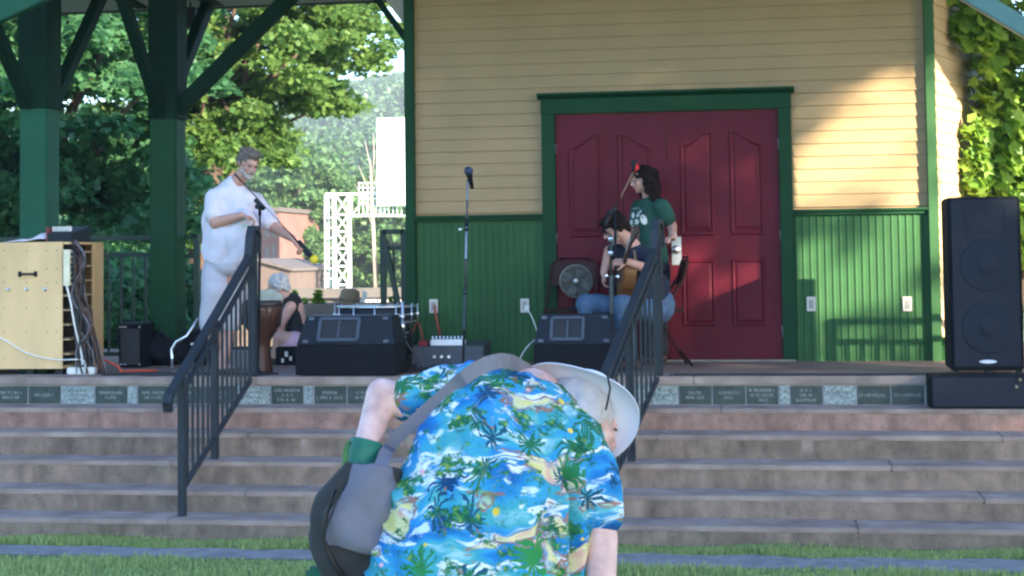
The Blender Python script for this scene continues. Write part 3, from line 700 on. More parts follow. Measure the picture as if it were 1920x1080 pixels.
for i in range(10): m.bar(gp(608, 370+i*19, -.1), gp(627, 370+i*19, -.1), .03, .03)
m.build('ladder_cage', GW, gt)
m = MB()
for dd in (0, 1.1):
    m.bar(gp(610, 364, dd), gp(800, 364, dd), .09, .09); m.bar(gp(657, 404, dd), gp(800, 404, dd), .11, .11)
    for i in range(6): m.bar(gp(660+i*28, 366 if i % 2 else 404, dd), gp(688+i*28, 404 if i % 2 else 366, dd), .05, .05); m.bar(gp(660+i*28, 366, dd), gp(660+i*28, 404, dd), .045, .045)
m.build('truss_arm', GW, gt)
m = MB()
for y in (343, 352, 361, 372): m.bar(gp(672, y, -.5), gp(790, y, -.5), .03, .03)
for i in range(14): m.bar(gp(673+i*8, 342, -.5), gp(673+i*8, 404, -.5), .025, .025)
m.build('catwalk_rail', GW, gt)
a = gp(708, 386, -.7); b = gp(860, 219, -.7); MB().box(a.x, b.x, a.y-.05, a.y+.05, a.z, b.z).build('sign_panel', mat('white_sign_sheet', (.55, .72, .74), .6, .05, .9, c2=(.9, .92, .92), stretch=(1, 1, .5)), gt)
# plants behind the stage
def plant(name, label, px, py0, py1, d, w_, n, m, sz=.05):
    b = PD(px, py1, d); t_ = PD(px, py0, d); h = t_.z-b.z; t = thing(name, label, 'plant', (b.x, b.y, b.z-.25))
    q = rng.random(n); a = rng.uniform(0, 6.28, n); r_ = w_*(1-q*.75)*rng.random(n)**.5
    pos = np.stack([b.x+np.cos(a)*r_, b.y+np.sin(a)*r_, b.z-.2+(h+.2)*q], 1)
    leaves('foliage', pos, sz*(.6+.8*rng.random(n)), m, t, shape=4, up=1.2)
    MB().tube([(b.x, b.y, b.z-.25), (b.x, b.y, b.z+h*.8)], .01).build('stem', BARK, t)
plant('tall_shrub', 'bright green spiky shrub standing left of the snare drum', 597, 544, 592, 16.6, .15, 900, LM_Y, .045)
plant('tall_shrub', 'slim bright green shrub between the old man and the brighter shrub', 572, 560, 600, 16.6, .09, 300, LM_Y)
plant('low_shrub', 'small green shrub at the far right end of the rear wall', 735, 555, 600, 16.8, .12, 200, LM_Y)
plant('low_shrub', 'tuft of green leaves just behind the old man', 553, 545, 575, 17.2, .06, 120, LM_Y)
# climbing vine beside the angled wall
vn = thing('climbing_vine', 'bright green climbing vine covering the right end of the building', 'vine', (2.3, 15.1, GZ))
pos = []
q0 = V((xr1, W, 0))
def addv(c, r, k):
    p = rng.normal(size=(k, 3))*np.array(r)*.5; pos.append(np.array(c)+p)
for i in range(260):
    px = rng.uniform(1840, 2150); py = rng.uniform(20, 480); Y = 14.75+rng.uniform(-.1, .35); c = PY(px, py, Y)
    if px < 1845 and 110 < py < 200: continue
    addv(c, (.16, .1, .16), 22)
for i in range(34): px = rng.uniform(1798, 1870); py = rng.uniform(-30, 90+(px-1798)*.5); addv(PY(px, py, 14.45), (.10, .06, .10), 14)
for i in range(18): addv(PY(rng.uniform(1818, 1850), rng.uniform(240, 372), 14.6), (.07, .05, .09), 8)
pos = np.concatenate(pos)
leaves('foliage', pos, .13*(.55+.8*rng.random(len(pos))), LM_Y, vn, shape=5, up=.1, outward=np.array([.8, -1.1, .2]))
m = MB()
for i in range(14):
    x = 1.75+i*.11; m.tube([(x, 15.1, GZ), (x+random.uniform(-.1, .1), 15.0, .8), (x+random.uniform(-.2, .2), 15.0, 2.0), (x+random.uniform(-.3, .3), 15.05, 3.2)], [.018, .014, .01, .005], 5)
m.build('stem', BARK, vn)
tw = thing('garden_trellis', 'dark lattice trellis standing behind the climbing vine', 'trellis', (3, 15.4, GZ))
m = MB()
for i in range(24): m.bar((1.72+i*.14, 15.32, GZ), (1.72+i*.14, 15.32, 3.5), .03, .02)
for i in range(30): m.bar((1.7, 15.345, -.8+i*.145), (5, 15.345, -.8+i*.145), .03, .02)
m.build('lattice', DGRAIL, tw)

# ------------------------------------------------------------------ unseen trees added right of the viewer to cast the evening shade
def uvw(u, v, w_):   # u across the sun, v up across the sun, w towards it
    h = (v+w_*math.sin(SUN_EL))/math.cos(SUN_EL); p = UH*u+LH*w_; return V((p.x, p.y, h))
LM_S = leafmat('shade_tree_leaves', (.02, .07, .02), (.06, .13, .03), .15)
def shade_tree(label, u0, u1, v0, v1, wd, n, keep=None, dens=60, cr=.75, uc=None, ls=.26):
    uc = uc or (u0+u1)/2
    t = thing('shade_tree', label, 'tree', tuple(uvw(uc, 0, wd).xy)+(GZ-.1,), 'row of unseen shade trees on the lawn')
    out = []; cs = []
    for i in range(n):
        u = rng.uniform(u0, u1); v = rng.uniform(v0, v1); w_ = wd+rng.uniform(-1.3, 1.3)
        if keep and not keep(u, v): continue
        c = uvw(u, v, w_); cs.append(tuple(c)); p = rng.normal(size=(dens, 3)); p /= np.linalg.norm(p, axis=1)[:, None]
        p *= rng.random(dens)[:, None]**.5*cr; out.append(np.array(c)+p)
    pos = np.concatenate(out); leaves('crown', pos, ls*(.6+.8*rng.random(len(pos))), LM_S, t, shape=4)
    limbs(MB(), t.location, V(uvw(uc, (v0+v1)/2, wd)), .16, cs, 16 if uc != 9.4 else 5).build('trunk', BARK, t)
shade_tree('broad unseen shade tree nearest the viewer in the lawn row', -1.5, 4.6, -.2, 7.0, 7.5, 950, cr=.6)
shade_tree('broad unseen shade tree in the middle of the lawn row', 3.6, 8.0, .3, 7.6, 8.5, 540, cr=.6)
shade_tree('unseen shade tree at the stage end of the lawn row', 6.6, 9.55, 0.2, 7.6, 7.5, 480, cr=.55)
def kp(u, v):  # keeps leaf clumps where their shadow should edge the lit wall patch
    line = 4.55+(u-10.9)*1.0
    if v > line and u < 11.8: return True
    if u < 10.3: return rng.random() < (.8 if v < 2.35 else .6)
    if u < 10.8: return rng.random() < (.9 if v < 2.35 else (.7 if v < 3.3 else .2))
    if v < 2.35: return u < 10.95
    if v < 3.9: return rng.random() < .10 and u < 11.8
    return rng.random() < .02
shade_tree('thin unseen shade tree whose leaves dapple the stage wall', 9.5, 12.0, 1.2, 6.2, 9.5, 650, keep=kp, dens=24, cr=.30, uc=9.4, ls=.17)

# ------------------------------------------------------------------ haze
hzb = MB().box(-420, 320, -40, 520, -5, 52).build('haze', [])
hm = bpy.data.materials.new('evening_haze'); hm.use_nodes = True; n = hm.node_tree.nodes; n.remove(n['Principled BSDF'])
pv = n.new('ShaderNodeVolumePrincipled'); pv.inputs['Color'].default_value = (.78, .90, 1.0, 1); pv.inputs['Density'].default_value = .0006; pv.inputs['Anisotropy'].default_value = .1
hm.node_tree.links.new(pv.outputs[0], n['Material Output'].inputs['Volume']); hzb.data.materials.append(hm)
tag(hzb, 'thin pale evening haze over the valley', 'haze', kind='stuff')
# ------------------------------------------------------------------ equipment on the stage
def floorpt(px, py): return PZ(px, py, 0.0)
# plywood case
Yc = 12.62; a = PY(-110, 500, Yc); b = PY(117, 500, Yc); zt_ = PY(60, 454, Yc).z; X0 = a.x; X1 = b.x
cs_ = thing('plywood_case', 'large birch plywood equipment case with black handle and open shelves on its side', 'case', ((X0+X1)/2, Yc+.2, 0))
MB().box(X0, X1, Yc, Yc+.016, .05, zt_).build('front_panel', PLY, cs_, bevel=.002)
xs2 = PY(176, 500, Yc+.5).x
m = MB().box(X0, X1-.0, Yc+.017, Yc+.7, .05, .07).box(X0, xs2, Yc+.017, Yc+.7, zt_-.02, zt_-.002).box(X0, xs2, Yc+.68, Yc+.70, .071, zt_-.021).box(X0, X0+.016, Yc+.017, Yc+.679, .071, zt_-.021)
m.build('shell', PLY, cs_)
for i in range(8):
    z = .16+i*(zt_-.25)/7; MB().box(X1-.10, xs2-.005, Yc+.03+(.0), Yc+.677, z, z+.014).build('shelf', PLYD, cs_)
MB().box(X1-.12, X1-.10, Yc+.017, Yc+.679, .071, zt_-.021).build('inner_panel', mat('dark_interior', (.05, .04, .035), .8), cs_)
MB().box(xs2-.02, xs2, Yc+.50, Yc+.679, .05, zt_-.021).build('rear_strip', PLY, cs_)
h = MB(); p = PY(35, 514, Yc-.01); q = PY(68, 514, Yc-.01)
h.box(p.x-.004, p.x+.02, Yc-.012, Yc-.0, p.z-.022, p.z+.022).box(q.x-.02, q.x+.004, Yc-.012, Yc-.0, p.z-.022, p.z+.022)
h.tube([(p.x+.01, Yc-.012, p.z), (p.x+.03, Yc-.035, p.z), (q.x-.03, Yc-.035, p.z), (q.x-.01, Yc-.012, p.z)], .009, 8).build('handle', BLK, cs_)
for px in (16, 50, 85):
    p = PY(px, 542, Yc); MB().lathe((p.x, Yc-.0, p.z), (0, -1, 0), [(.018, 0), (.018, .006), (.009, .008), (.009, .02), (.013, .022), (.012, .03)], 12).build('latch', STEEL, cs_)
m = MB()
for px in (8, 50, 88, 106):
    for py in (470, 504, 530, 577, 622, 672): p = PY(px, py, Yc); m.lathe((p.x, Yc-.0005, p.z), (0, -1, 0), [(.006, 0), (.004, .002)], 6)
m.build('screw', mat('screw_brown', (.25, .17, .09), .5), cs_)
for x in (X0+.1, X1-.3, X1-.05): MB().box(x-.03, x+.03, Yc+.05, Yc+.11, 0, .049).build('foot', DKRUB, cs_)
# mixer and paper on top
mx = thing('mixing_desk', 'small dark mixing desk with white fader caps on top of the plywood case', 'mixer', (PY(120, 440, Yc+.2).x, Yc+.2, zt_))
a = PY(93, 450, Yc+.1); b = PY(140, 450, Yc+.1); mz = zt_
MB().prism([(a.x, Yc+.05, mz), (a.x, Yc+.42, mz), (a.x, Yc+.42, mz+.13), (a.x, Yc+.05, mz+.07)], (b.x-a.x, 0, 0)).build('body', BLK, mx, bevel=.004)
for i in range(7):
    x = a.x+.03+i*.024; MB().box(x-.006, x+.006, Yc+.1, Yc+.13, mz+.085, mz+.125).build('fader', WHITEP, mx)
MB().box(a.x-.008, a.x+.003, Yc+.05, Yc+.42, mz+.001, mz+.12).build('end_cheek', mat('red_brown_cheek', (.22, .04, .03), .5), mx)
pp = thing('paper_stack', 'pale crumpled sheet lying beside the mixing desk on the plywood case', 'paper', (PY(50, 450, Yc+.2).x, Yc+.2, zt_))
m = MB(); a = PY(12, 450, Yc+.15).x; b = PY(91, 450, Yc+.15).x
n = 10
for j in range(5):
    for i in range(n+1):
        t = i/n; hgt = .003+.075*min(1, t*1.35)*(.75+.25*math.sin(t*9))*(1 if j in (1, 2, 3) else .35); m.v.append(V((a+(b-a)*t, Yc+.08+j*.1, zt_+hgt)))
for j in range(4):
    for i in range(n): k = j*(n+1)+i; m.face([k, k+1, k+n+2, k+n+1], 0, True)
o = m.build('sheet', WSHIRT, pp); o.modifiers.new('s', 'SOLIDIFY').thickness = .003
# outlet strip standing on the case side
ps_ = thing('outlet_strip', 'long cream outlet strip mounted upright on the plywood case', 'power strip', PY(126, 505, Yc-.005))
a = PY(120, 536, Yc-.01); b = PY(133, 468, Yc-.01); MB().box(a.x, b.x, Yc-.03, Yc+.02, a.z, b.z).build('housing', mat('cream_plastic', (.70, .66, .48), .4), ps_, bevel=.004)
for i in range(6):
    z = a.z+.03+i*.042; MB().box(b.x+.0005, b.x+.022, Yc-.022, Yc+.004, z, z+.026).build('plug', BLK, ps_, bevel=.003)
def cable(name, label, pts, r, m, group=None, cat='cable'):
    P = [V(p) for p in pts]; out = []
    for i in range(len(P)-1):
        p0, p1, p2, p3 = P[max(i-1, 0)], P[i], P[i+1], P[min(i+2, len(P)-1)]
        for k in range(7):
            t = k/7; out.append(.5*((2*p1)+(p2-p0)*t+(2*p0-5*p1+4*p2-p3)*t*t+(3*p1-p0-3*p2+p3)*t**3))
    out.append(P[-1]); return tag(MB().tube(out, r, 6).build(name, m), label, cat, group)
WCB = mat('white_cable', (.75, .75, .72), .4); OCB = mat('orange_cable', (.55, .07, .03), .5); BCB = mat('black_cable', (.015, .015, .018), .5)
YF = Yc-.02
cable('cable', 'white mains cable hanging from the upright outlet strip', [PY(125, 536, YF), PY(133, 570, YF), PY(140, 610, YF), PY(152, 660, YF), PY(155, 684, YF-.05)], .0085, WCB)
cable('cable', 'thin white cable drooping across the front of the plywood case', [PY(-30, 618, YF), PY(10, 638, YF), PY(50, 662, YF), PY(100, 674, YF), PY(150, 674, YF), PY(159, 680, YF), PY(160, 690, YF-.04)], .006, WCB)
# tangle of leads down the side of the case
CB = mat('mixed_dark_leads', (.03, .022, .022), .5, .6, 12)
lead_cols = [BCB, BCB, CB, mat('brown_lead', (.10, .045, .03), .5), mat('grey_lead', (.16, .15, .17), .5), BCB]
for i in range(34):
    x0 = random.uniform(122, 146); yw = Yc+random.uniform(-.03, .25); x3 = random.uniform(142, 192)
    pts = [PY(random.uniform(108, 140), random.uniform(438, 452), Yc+.15), PY(x0+14, random.uniform(462, 490), yw), PY(random.uniform(134, 160), random.uniform(520, 560), yw), PY(random.uniform(140, 172), random.uniform(580, 620), yw), PY(x3, random.uniform(640, 675), yw)]
    p = PY(x3+random.uniform(-8, 20), 690, yw); p.z = .012; pts.append(p)
    cable('audio_lead', 'dark audio lead tangled down the open side of the plywood case', pts, random.uniform(.004, .009), random.choice(lead_cols), 'tangled leads beside the plywood case', 'cable')
pst = thing('power_strip', 'white power strip lying on the stage edge by the plywood case', 'power strip', floorpt(150, 702))
c = floorpt(152, 703); MB().box(c.x-.115, c.x+.115, c.y-.02, c.y+.05, .005, .06).build('housing', WHITEP, pst, bevel=.008)
for i in range(4): x = c.x-.075+i*.05; MB().box(x-.014, x+.014, c.y-.005, c.y+.025, .0605, .064).build('socket', PLATE, pst)
c = floorpt(185, 700)
cable('cable', 'orange extension cable looping beside the white power strip', [(c.x, c.y, .03), (c.x+.02, c.y+.02, .10), PY(205, 679, c.y), PY(222, 688, c.y), (PY(228, 700, c.y).x, c.y, .015), (PY(245, 700, c.y).x, c.y-.02, .02), PY(262, 695, c.y-.02), (PY(285, 700, c.y).x, c.y+.1, .012)], .010, OCB)
for i, (p, q) in enumerate(((190, 330), (205, 470), (240, 520))):
    y = 12.47+.04*i; cable('cable', 'black cable snaking along the left stage edge', [(PY(p, 700, y).x, y, .012), (PY((p*2+q)/3, 700, y).x, y+.03, .02), (PY((p+2*q)/3, 700, y).x, y-.03, .014), (PY(q, 700, y).x, y+.02, .012)], .011, BCB, 'black cables along the left stage edge')
cable('cable', 'long thin black cable along the front edge right of the right handrail', [(PY(1255, 700, 12.4).x, 12.385, .012), (PY(1400, 700, 12.4).x, 12.4, .012), (PY(1600, 700, 12.4).x, 12.38, .012), (PY(1770, 700, 12.4).x, 12.42, .012)], .009, BCB)
# black amplifier
def grille_box(name, label, cat, x0, x1, y, dp, z0, z1, screws=True):
    t = thing(name, label, cat, ((x0+x1)/2, y+dp/2, z0)); MB().box(x0, x1, y, y+dp, z0, z1).build('cabinet', BLK2, t, bevel=.01)
    MB().box(x0+.02, x1-.02, y-.006, y-.0005, z0+.03, z1-.03).build('grille', mat('speaker_grille', (.022, .026, .032), .6, .2, 150, .4, bscale=400), t)
    return t
p = floorpt(245, 690); ya = p.y
am = grille_box('amplifier', 'small black amplifier with metal corner studs beside the tangle of leads', 'amplifier', PY(222, 650, ya).x, PY(266, 650, ya).x, ya, .3, .0, PY(245, 610, ya).z)
MB().box(PY(222, 650, ya).x, PY(266, 650, ya).x, ya-.008, ya+.28, PY(245, 610, ya).z+.001, PY(245, 606, ya).z).build('control_panel', BLK, am)
for i, px in enumerate((226, 231, 236, 262)):
    for zz in (.03, PY(245, 613, ya).z): MB().ell((PY(px, 650, ya).x, ya-.008, zz), .007, .004, .007, n=8, m=5).build('stud', CHROME, am)
q = thing('gear_bag', 'soft black gear bag slumped behind the small amplifier', 'bag', floorpt(285, 690)+V((0, .3, 0)))
c = floorpt(285, 690)+V((0, .32, 0)); m = MB().ell(c+V((0, 0, .12)), .24, .15, .12).ell(c+V((-.14, .02, .17)), .17, .13, .14).ell(c+V((-.36, .1, .2)), .12, .1, .2)
blob('bag_body', m, BLK2, q, .015, 6, lambda co: .006*np.sin(co[:, 0]*40+co[:, 2]*30))
MB().tube([c+V((-.1, -.08, .25)), c+V((-.02, -.1, .33)), c+V((.08, -.08, .22))], .01).build('bag_handle', DKRUB, q)
# case + chrome stand by the post
gc = thing('instrument_case', 'black instrument case leaning behind the left handrail', 'case', floorpt(350, 690)+V((0, .3, 0)))
c = floorpt(352, 690); y = c.y+.35
blob('shell', MB().ell((c.x+.02, y, .16), .2, .13, .16).ell((c.x+.1, y+.05, .36), .12, .09, .14), BLK2, gc, .015, 5)
MB().box(c.x-.05, c.x+.02, y-.14, y-.12, .18, .2).build('latch', STEEL, gc)
gs = thing('guitar_stand', 'bent chrome tube stand in front of the black instrument case', 'stand', c)
MB().tube([PY(323, 690, 12.7), PY(322, 655, 12.7), PY(330, 641, 12.7), PY(350, 630, 12.7), PY(362, 612, 12.75), PY(370, 597, 12.8), PY(382, 594, 12.85)], .010).build('tube_frame', CHROME, gs)
MB().tube([V((PY(323, 690, 12.7).x, 12.7, .012)), V((PY(370, 690, 12.9).x, 12.95, .012))], .012).build('foot_bar', CHROME, gs)
# djembe drum
c = floorpt(492, 690)+V((0, .12, 0)); y = c.y; s_ = FPX/13.0
dj = thing('djembe_drum', 'tall brown goblet hand drum with a black rim in front of the old man', 'drum', (c.x, y, 0))
zt2 = PY(492, 560, y).z; r0 = 39/s_
y = 12.9
c = V((PY(492, 690, y).x, y, 0)); dj.location = c; s_ = 230
M1 = mat('dark_red_wood', (.075, .028, .018), .4, .35, 5, .05, stretch=(3, 3, .6))
MB().lathe((c.x, y, 0), (0, 0, 1), [(.085, 0), (.087, .02), (.075, .08), (.065, .2), (.07, .26), (.105, .31), (.14, .38), (.158, zt2-.09), (.16, zt2-.03)], 28).build('shell', M1, dj)
MB().lathe((c.x, y, zt2-.045), (0, 0, 1), [(.162, 0), (.168, .005), (.168, .03), (.162, .036), (.158, .045), (.0, .047)], 28).build('drumhead', mat('black_drum_rim', (.02, .02, .02), .5), dj)
m = MB()
for i in range(18):
    t = i*2*math.pi/18; t2 = t+math.pi/18
    m.tube([(c.x+math.cos(t)*.168, y+math.sin(t)*.168, zt2-.03), (c.x+math.cos(t2)*.145, y+math.sin(t2)*.145, .36), (c.x+math.cos(t+.35)*.168, y+math.sin(t+.35)*.168, zt2-.03)], .004, 5)
m.build('tuning_rope', mat('dark_rope', (.06, .035, .03), .8), dj)
tw_ = thing('folded_cloth', 'pale folded cloth lying on top of the brown hand drum', 'cloth', (c.x+.03, y, zt2))
m = MB(); 
for k in range(3): m.cap((c.x-.08+.02*k, y-.02, zt2+.014+.018*k), .013, (c.x+.15-.03*k, y+.03, zt2+.018+.02*k), .015, flat=2.5)
blob('cloth', m, mat('pale_green_cloth', (.30, .34, .31), .9, .2, 10, .2), tw_, .006, 3)
# wedge monitors
def wedge(px0, px1, pt, pb, yfr, label, rot=0):
    x0 = PY(px0, 650, yfr).x; x1 = PY(px1, 650, yfr).x; zt = PY((px0+px1)/2, pt, yfr+.12).z; z1_ = PY((px0+px1)/2, pb, yfr).z
    t = thing('stage_monitor', label, 'stage monitor', ((x0+x1)/2, yfr+.2, 0), 'black wedge stage monitors')
    i = .055*(x1-x0)/.75
    yb1 = yfr+.12
    P = [(x0, yfr, .012), (x1, yfr, .012), (x1, yfr+.42, .012), (x0, yfr+.42, .012), (x0+.01, yfr-.0, z1_), (x1-.01, yfr-.0, z1_), (x1-.01, yfr+.42, z1_), (x0+.01, yfr+.42, z1_)]
    MB().hexa(P).build('lower_cabinet', BLK2, t, bevel=.006)
    P = [(x0+.01, yfr+.001, z1_+.001), (x1-.01, yfr+.001, z1_+.001), (x1-.01, yfr+.42, z1_+.001), (x0+.01, yfr+.42, z1_+.001), (x0+i, yb1, zt), (x1-i, yb1, zt), (x1-i, yfr+.38, zt), (x0+i, yfr+.38, zt)]
    MB().hexa(P).build('sloped_cabinet', BLK, t, bevel=.006)
    A = V((0, yfr, z1_)); Bv = V((0, yb1, zt)); sl = (Bv-A); L = sl.length; sl.normalize(); nr = V((0, -sl.z, sl.y)).normalized()
    def on(u, v, w_): return V((x0+(x1-x0)*u, A.y, A.z))+sl*(L*v)+nr*w_
    ax = V((1, 0, 0))
    wd = x1-x0
    uc = .42; hw = .145*wd/.75*1.0; hh = L*.36
    cc = on(uc, .52, .006)
    for dx, dz, a_, b_ in ((0, hh, hw, .012), (0, -hh, hw, .012), (-hw, 0, .012, hh), (hw, 0, .012, hh), (0, 0, .006, hh)):
        MB().obox(cc+ax*dx+sl*dz, ax*a_, sl*b_, nr*.008).build('handle_frame', mat('grey_blue_plastic', (.055, .065, .09), .45), t)
    MB().obox(cc-nr*.004, ax*hw, sl*hh, nr*.003).build('handle_recess', DKRUB, t)
    for u, v in ((.1, .12), (.9, .12), (.13, .9), (.87, .9)): MB().obox(on(u, v, .002), ax*.02, sl*.012, nr*.004).build('corner_guard', mat('worn_corner', (.09, .10, .12), .5), t)
    return t
wedge(553, 742, 592, 647, 12.40, 'black wedge monitor at the stage edge beside the snare drum')
wedge(998, 1152, 590, 646, 12.50, 'black wedge monitor in front of the seated guitarist')
# snare drum with stand behind the left monitor
Yd = 12.95; a = PY(613, 590, Yd); b = PY(762, 590, Yd); cx = (a.x+b.x)/2; rr = (b.x-a.x)/2; z0 = PY(690, 606, Yd).z; z1_ = PY(690, 577, Yd).z
dr_ = thing('snare_drum', 'shallow black drum with chrome hoops behind the left monitor', 'drum', (cx, Yd+rr, 0)); yc = Yd+rr
MB().lathe((cx, yc, z0), (0, 0, 1), [(rr*.97, 0), (rr*.97, z1_-z0)], 40).build('shell', BLK, dr_)
for z in (z0-.004, (z0*.55+z1_*.45), z1_-.004): MB().lathe((cx, yc, z), (0, 0, 1), [(rr*.98, 0), (rr, .0), (rr, .011), (rr*.98, .011)], 40).build('hoop', CHROME, dr_)
MB().lathe((cx, yc, z1_+.004), (0, 0, 1), [(rr*.97, 0), (rr*.96, .003)], 40).build('drumhead', mat('dark_drumhead', (.05, .05, .055), .4), dr_)
for i in range(12):
    t = i*math.pi/6+.2; px_, py_ = cx+math.cos(t)*(rr+.012), yc+math.sin(t)*(rr+.012)
    MB().tube([(px_, py_, z0-.01), (px_, py_, z1_+.02)], .005, 6).ell((px_, py_, (z0+z1_)/2), .012, .012, .02, n=8, m=6).build('lug', CHROME, dr_)
for a_ in (0.5, 2.6, 4.7): MB().tube([(cx, yc, .25), (cx+math.cos(a_)*.3, yc+math.sin(a_)*.3, .01)], .012, 8).tube([(cx, yc, .42), (cx+math.cos(a_)*.2, yc+math.sin(a_)*.2, z0)], .01, 8).build('stand_leg', CHROME, dr_)
MB().tube([(cx, yc, .1), (cx, yc, .45)], .014).build('stand_column', CHROME, dr_)
# bass drum (dark bulk right of the monitor)
c = PY(700, 645, 13.0); bd = thing('bass_drum', 'black bass drum standing on edge under the shallow drum', 'drum', (c.x, 13.25, 0))
MB().lathe((c.x+.03, 13.12, .235), (0, 1, 0), [(.0, 0), (.20, .001), (.20, .30), (0, .301)], 36).build('shell', BLK, bd)
for y in (13.108, 13.395): MB().lathe((c.x+.03, y, .235), (0, 1, 0), [(.195, 0), (.218, .0), (.218, .025), (.195, .025)], 36).build('hoop', BLK, bd)
for i in range(8):
    t = i*math.pi/4+.3; MB().tube([(c.x+.03+math.cos(t)*.222, 13.11, .235+math.sin(t)*.222), (c.x+.03+math.cos(t)*.222, 13.20, .235+math.sin(t)*.222)], .008, 6).build('tension_rod', CHROME, bd)
# chrome hi hat hardware
hx_ = PY(755, 600, 12.9); hs = thing('hi_hat_stand', 'chrome drum stand with clamps beside the building corner post', 'stand', (hx_.x, 12.9, 0))
MB().tube([(hx_.x, 12.9, .03), (hx_.x, 12.9, PY(755, 566, 12.9).z)], .011, 8).build('rod', CHROME, hs)
for py, r_, h_ in ((594, .02, .03), (612, .032, .05), (632, .016, .04), (655, .026, .05), (670, .018, .04)):
    z = PY(755, py, 12.9).z; MB().lathe((hx_.x+random.uniform(-.012, .005), 12.9-.01, z-h_/2), (0, 0, 1), [(r_*.7, 0), (r_, .004), (r_, h_-.004), (r_*.7, h_)], 14).tube([(hx_.x-.045, 12.88, z), (hx_.x+.03, 12.88, z)], .007, 6).build('clamp', CHROME, hs)
for a_ in (.4, 2.5, 4.4): MB().tube([(hx_.x, 12.9, .28), (hx_.x+math.cos(a_)*.17, 12.9+math.sin(a_)*.17, .01)], .008, 8).build('leg', CHROME, hs)
MB().box(hx_.x-.06, hx_.x+.04, 12.66, 12.86, .008, .03).build('pedal', BLK, hs)
# straw hat on the ledge behind the drum
sh = thing('straw_hat', 'tan straw hat with a white band resting behind the drum kit', 'hat', PD(655, 570, 16.6)); c = PD(655, 568, 16.6)
MB().lathe(c, (.1, 0, 1), [(.155, 0), (.16, .006), (.10, .012), (.095, .05), (.085, .12), (.05, .145), (0, .15)], 26, sx=1.1).build('crown', mat('tan_straw', (.28, .20, .12), .85, .2, 60, .3), sh)
MB().lathe(c+V((.0, 0, .02)), (.1, 0, 1), [(.101, 0), (.101, .03), (.09, .031)], 26, sx=1.1).build('band', mat('hat_band', (.20, .14, .09), .8), sh)
MB().prism([c+V((.12, -.08, .0)), c+V((.19, -.08, .03)), c+V((.20, -.08, .10)), c+V((.16, -.08, .13)), c+V((.15, -.08, .05))], (0, .02, 0)).build('brim_flap', WHITEP, sh)
lb2 = thing('timber_ledge', 'low timber ledge behind the drum kit carrying the straw hat', 'ledge', (c.x, c.y, GZ)); MB().box(c.x-.6, c.x+.9, c.y-.15, c.y+.25, GZ-.2, c.z-.002).build('beam', mat('weathered_board', (.20, .16, .14), .8, .2, 3, .3), lb2)
# mixer rack with white multi-plug block
kb = thing('stage_box', 'dark grey stage box on the floor beneath the white plug block', 'stage box', floorpt(835, 690)+V((0, .5, 0)))
y = 13.25; a = PY(770, 660, y).x; b = PY(905, 660, y).x; zt3 = PY(840, 650, y).z
MB().prism([(a, y, .0), (a, y+.4, 0), (a, y+.4, zt3+.03), (a, y+.05, zt3)], (b-a, 0, 0)).build('body', mat('dark_grey_steel', (.05, .052, .06), .5, .2, 10), kb, bevel=.006)
for i in range(3): MB().lathe(((a+b)/2+.06*i-.1, y-.002, zt3*.55), (0, -1, 0), [(.014, 0), (.012, .012)], 10).build('jack', CHROME, kb)
wp = thing('plug_block', 'white block with a row of metal plugs on the grey stage box', 'plug block', (PY(835, 640, y).x, y+.15, zt3))
a1 = PY(804, 640, y).x; b1 = PY(865, 640, y).x; zk0 = PY(835, 648, y).z; zk1 = PY(835, 638, y).z
MB().box(a1, b1, y+.06, y+.2, zt3+.005, zk1).build('block', mat('bright_white_plastic', (.85, .86, .88), .35), wp, bevel=.004)
for i in range(9):
    x = a1+.012+(b1-a1-.024)*i/8; MB().tube([(x, y+.1, zk1), (x, y+.1, zk1+.028)], .007, 8).build('plug', CHROME, wp)
rb = thing('effects_pedal', 'small dark red effects pedal left of the white plug block', 'pedal', (PY(789, 644, y).x, y+.1, zt3))
MB().box(PY(782, 640, y).x, PY(797, 640, y).x, y+.05, y+.14, zt3+.004, zt3+.045).build('housing', mat('crimson_metal', (.25, .015, .03), .4), rb, bevel=.004)
x = PY(799, 644, y).x; MB().tube([(x-.01, y+.08, zt3+.024), (x+.012, y+.08, zt3+.024)], .007, 8).build('jack_plug', CHROME, rb)
for i in range(14):
    pxa = random.uniform(745, 830); ya_ = random.uniform(12.55, 13.1)
    pts = [(PY(pxa+k*random.uniform(18, 30), 690, ya_).x, ya_+random.uniform(-.12, .12), random.choice([.012, .02, .05])) for k in range(5)]
    cable('audio_lead', 'dark audio lead coiled on the floor in front of the stage box', pts, random.uniform(.006, .010), random.choice([BCB, BCB, CB]), 'floor leads in front of the stage box')
for i, (px, py) in enumerate(((752, 688), (775, 692), (800, 690), (828, 684))):
    c = floorpt(px, py); pd = thing('pedal', 'small dark foot pedal with shiny knobs on the floor near the stage box', 'pedal', c, 'foot pedals near the stage box')
    MB().prism([(c.x-.035, c.y, 0.002), (c.x-.035, c.y+.11, .002), (c.x-.035, c.y+.11, .05), (c.x-.035, c.y, .03)], (.07, 0, 0)).build('housing', BLK, pd, bevel=.004)
    for k in (-.018, .018): MB().lathe((c.x+k, c.y+.08, .045), (0, 0, 1), [(.008, 0), (.007, .012)], 8).build('knob', CHROME, pd)
c1 = PY(815, 572, W-.03)
cable('cable', 'orange cable dropping from the left wall outlet behind the stage box', [c1, PY(817, 590, W-.05), PY(822, 615, W-.08), PY(826, 640, W-.2), V((PY(828, 650, W-.3).x, W-.3, .012))], .011, mat('brown_orange_cable', (.30, .06, .035), .5))
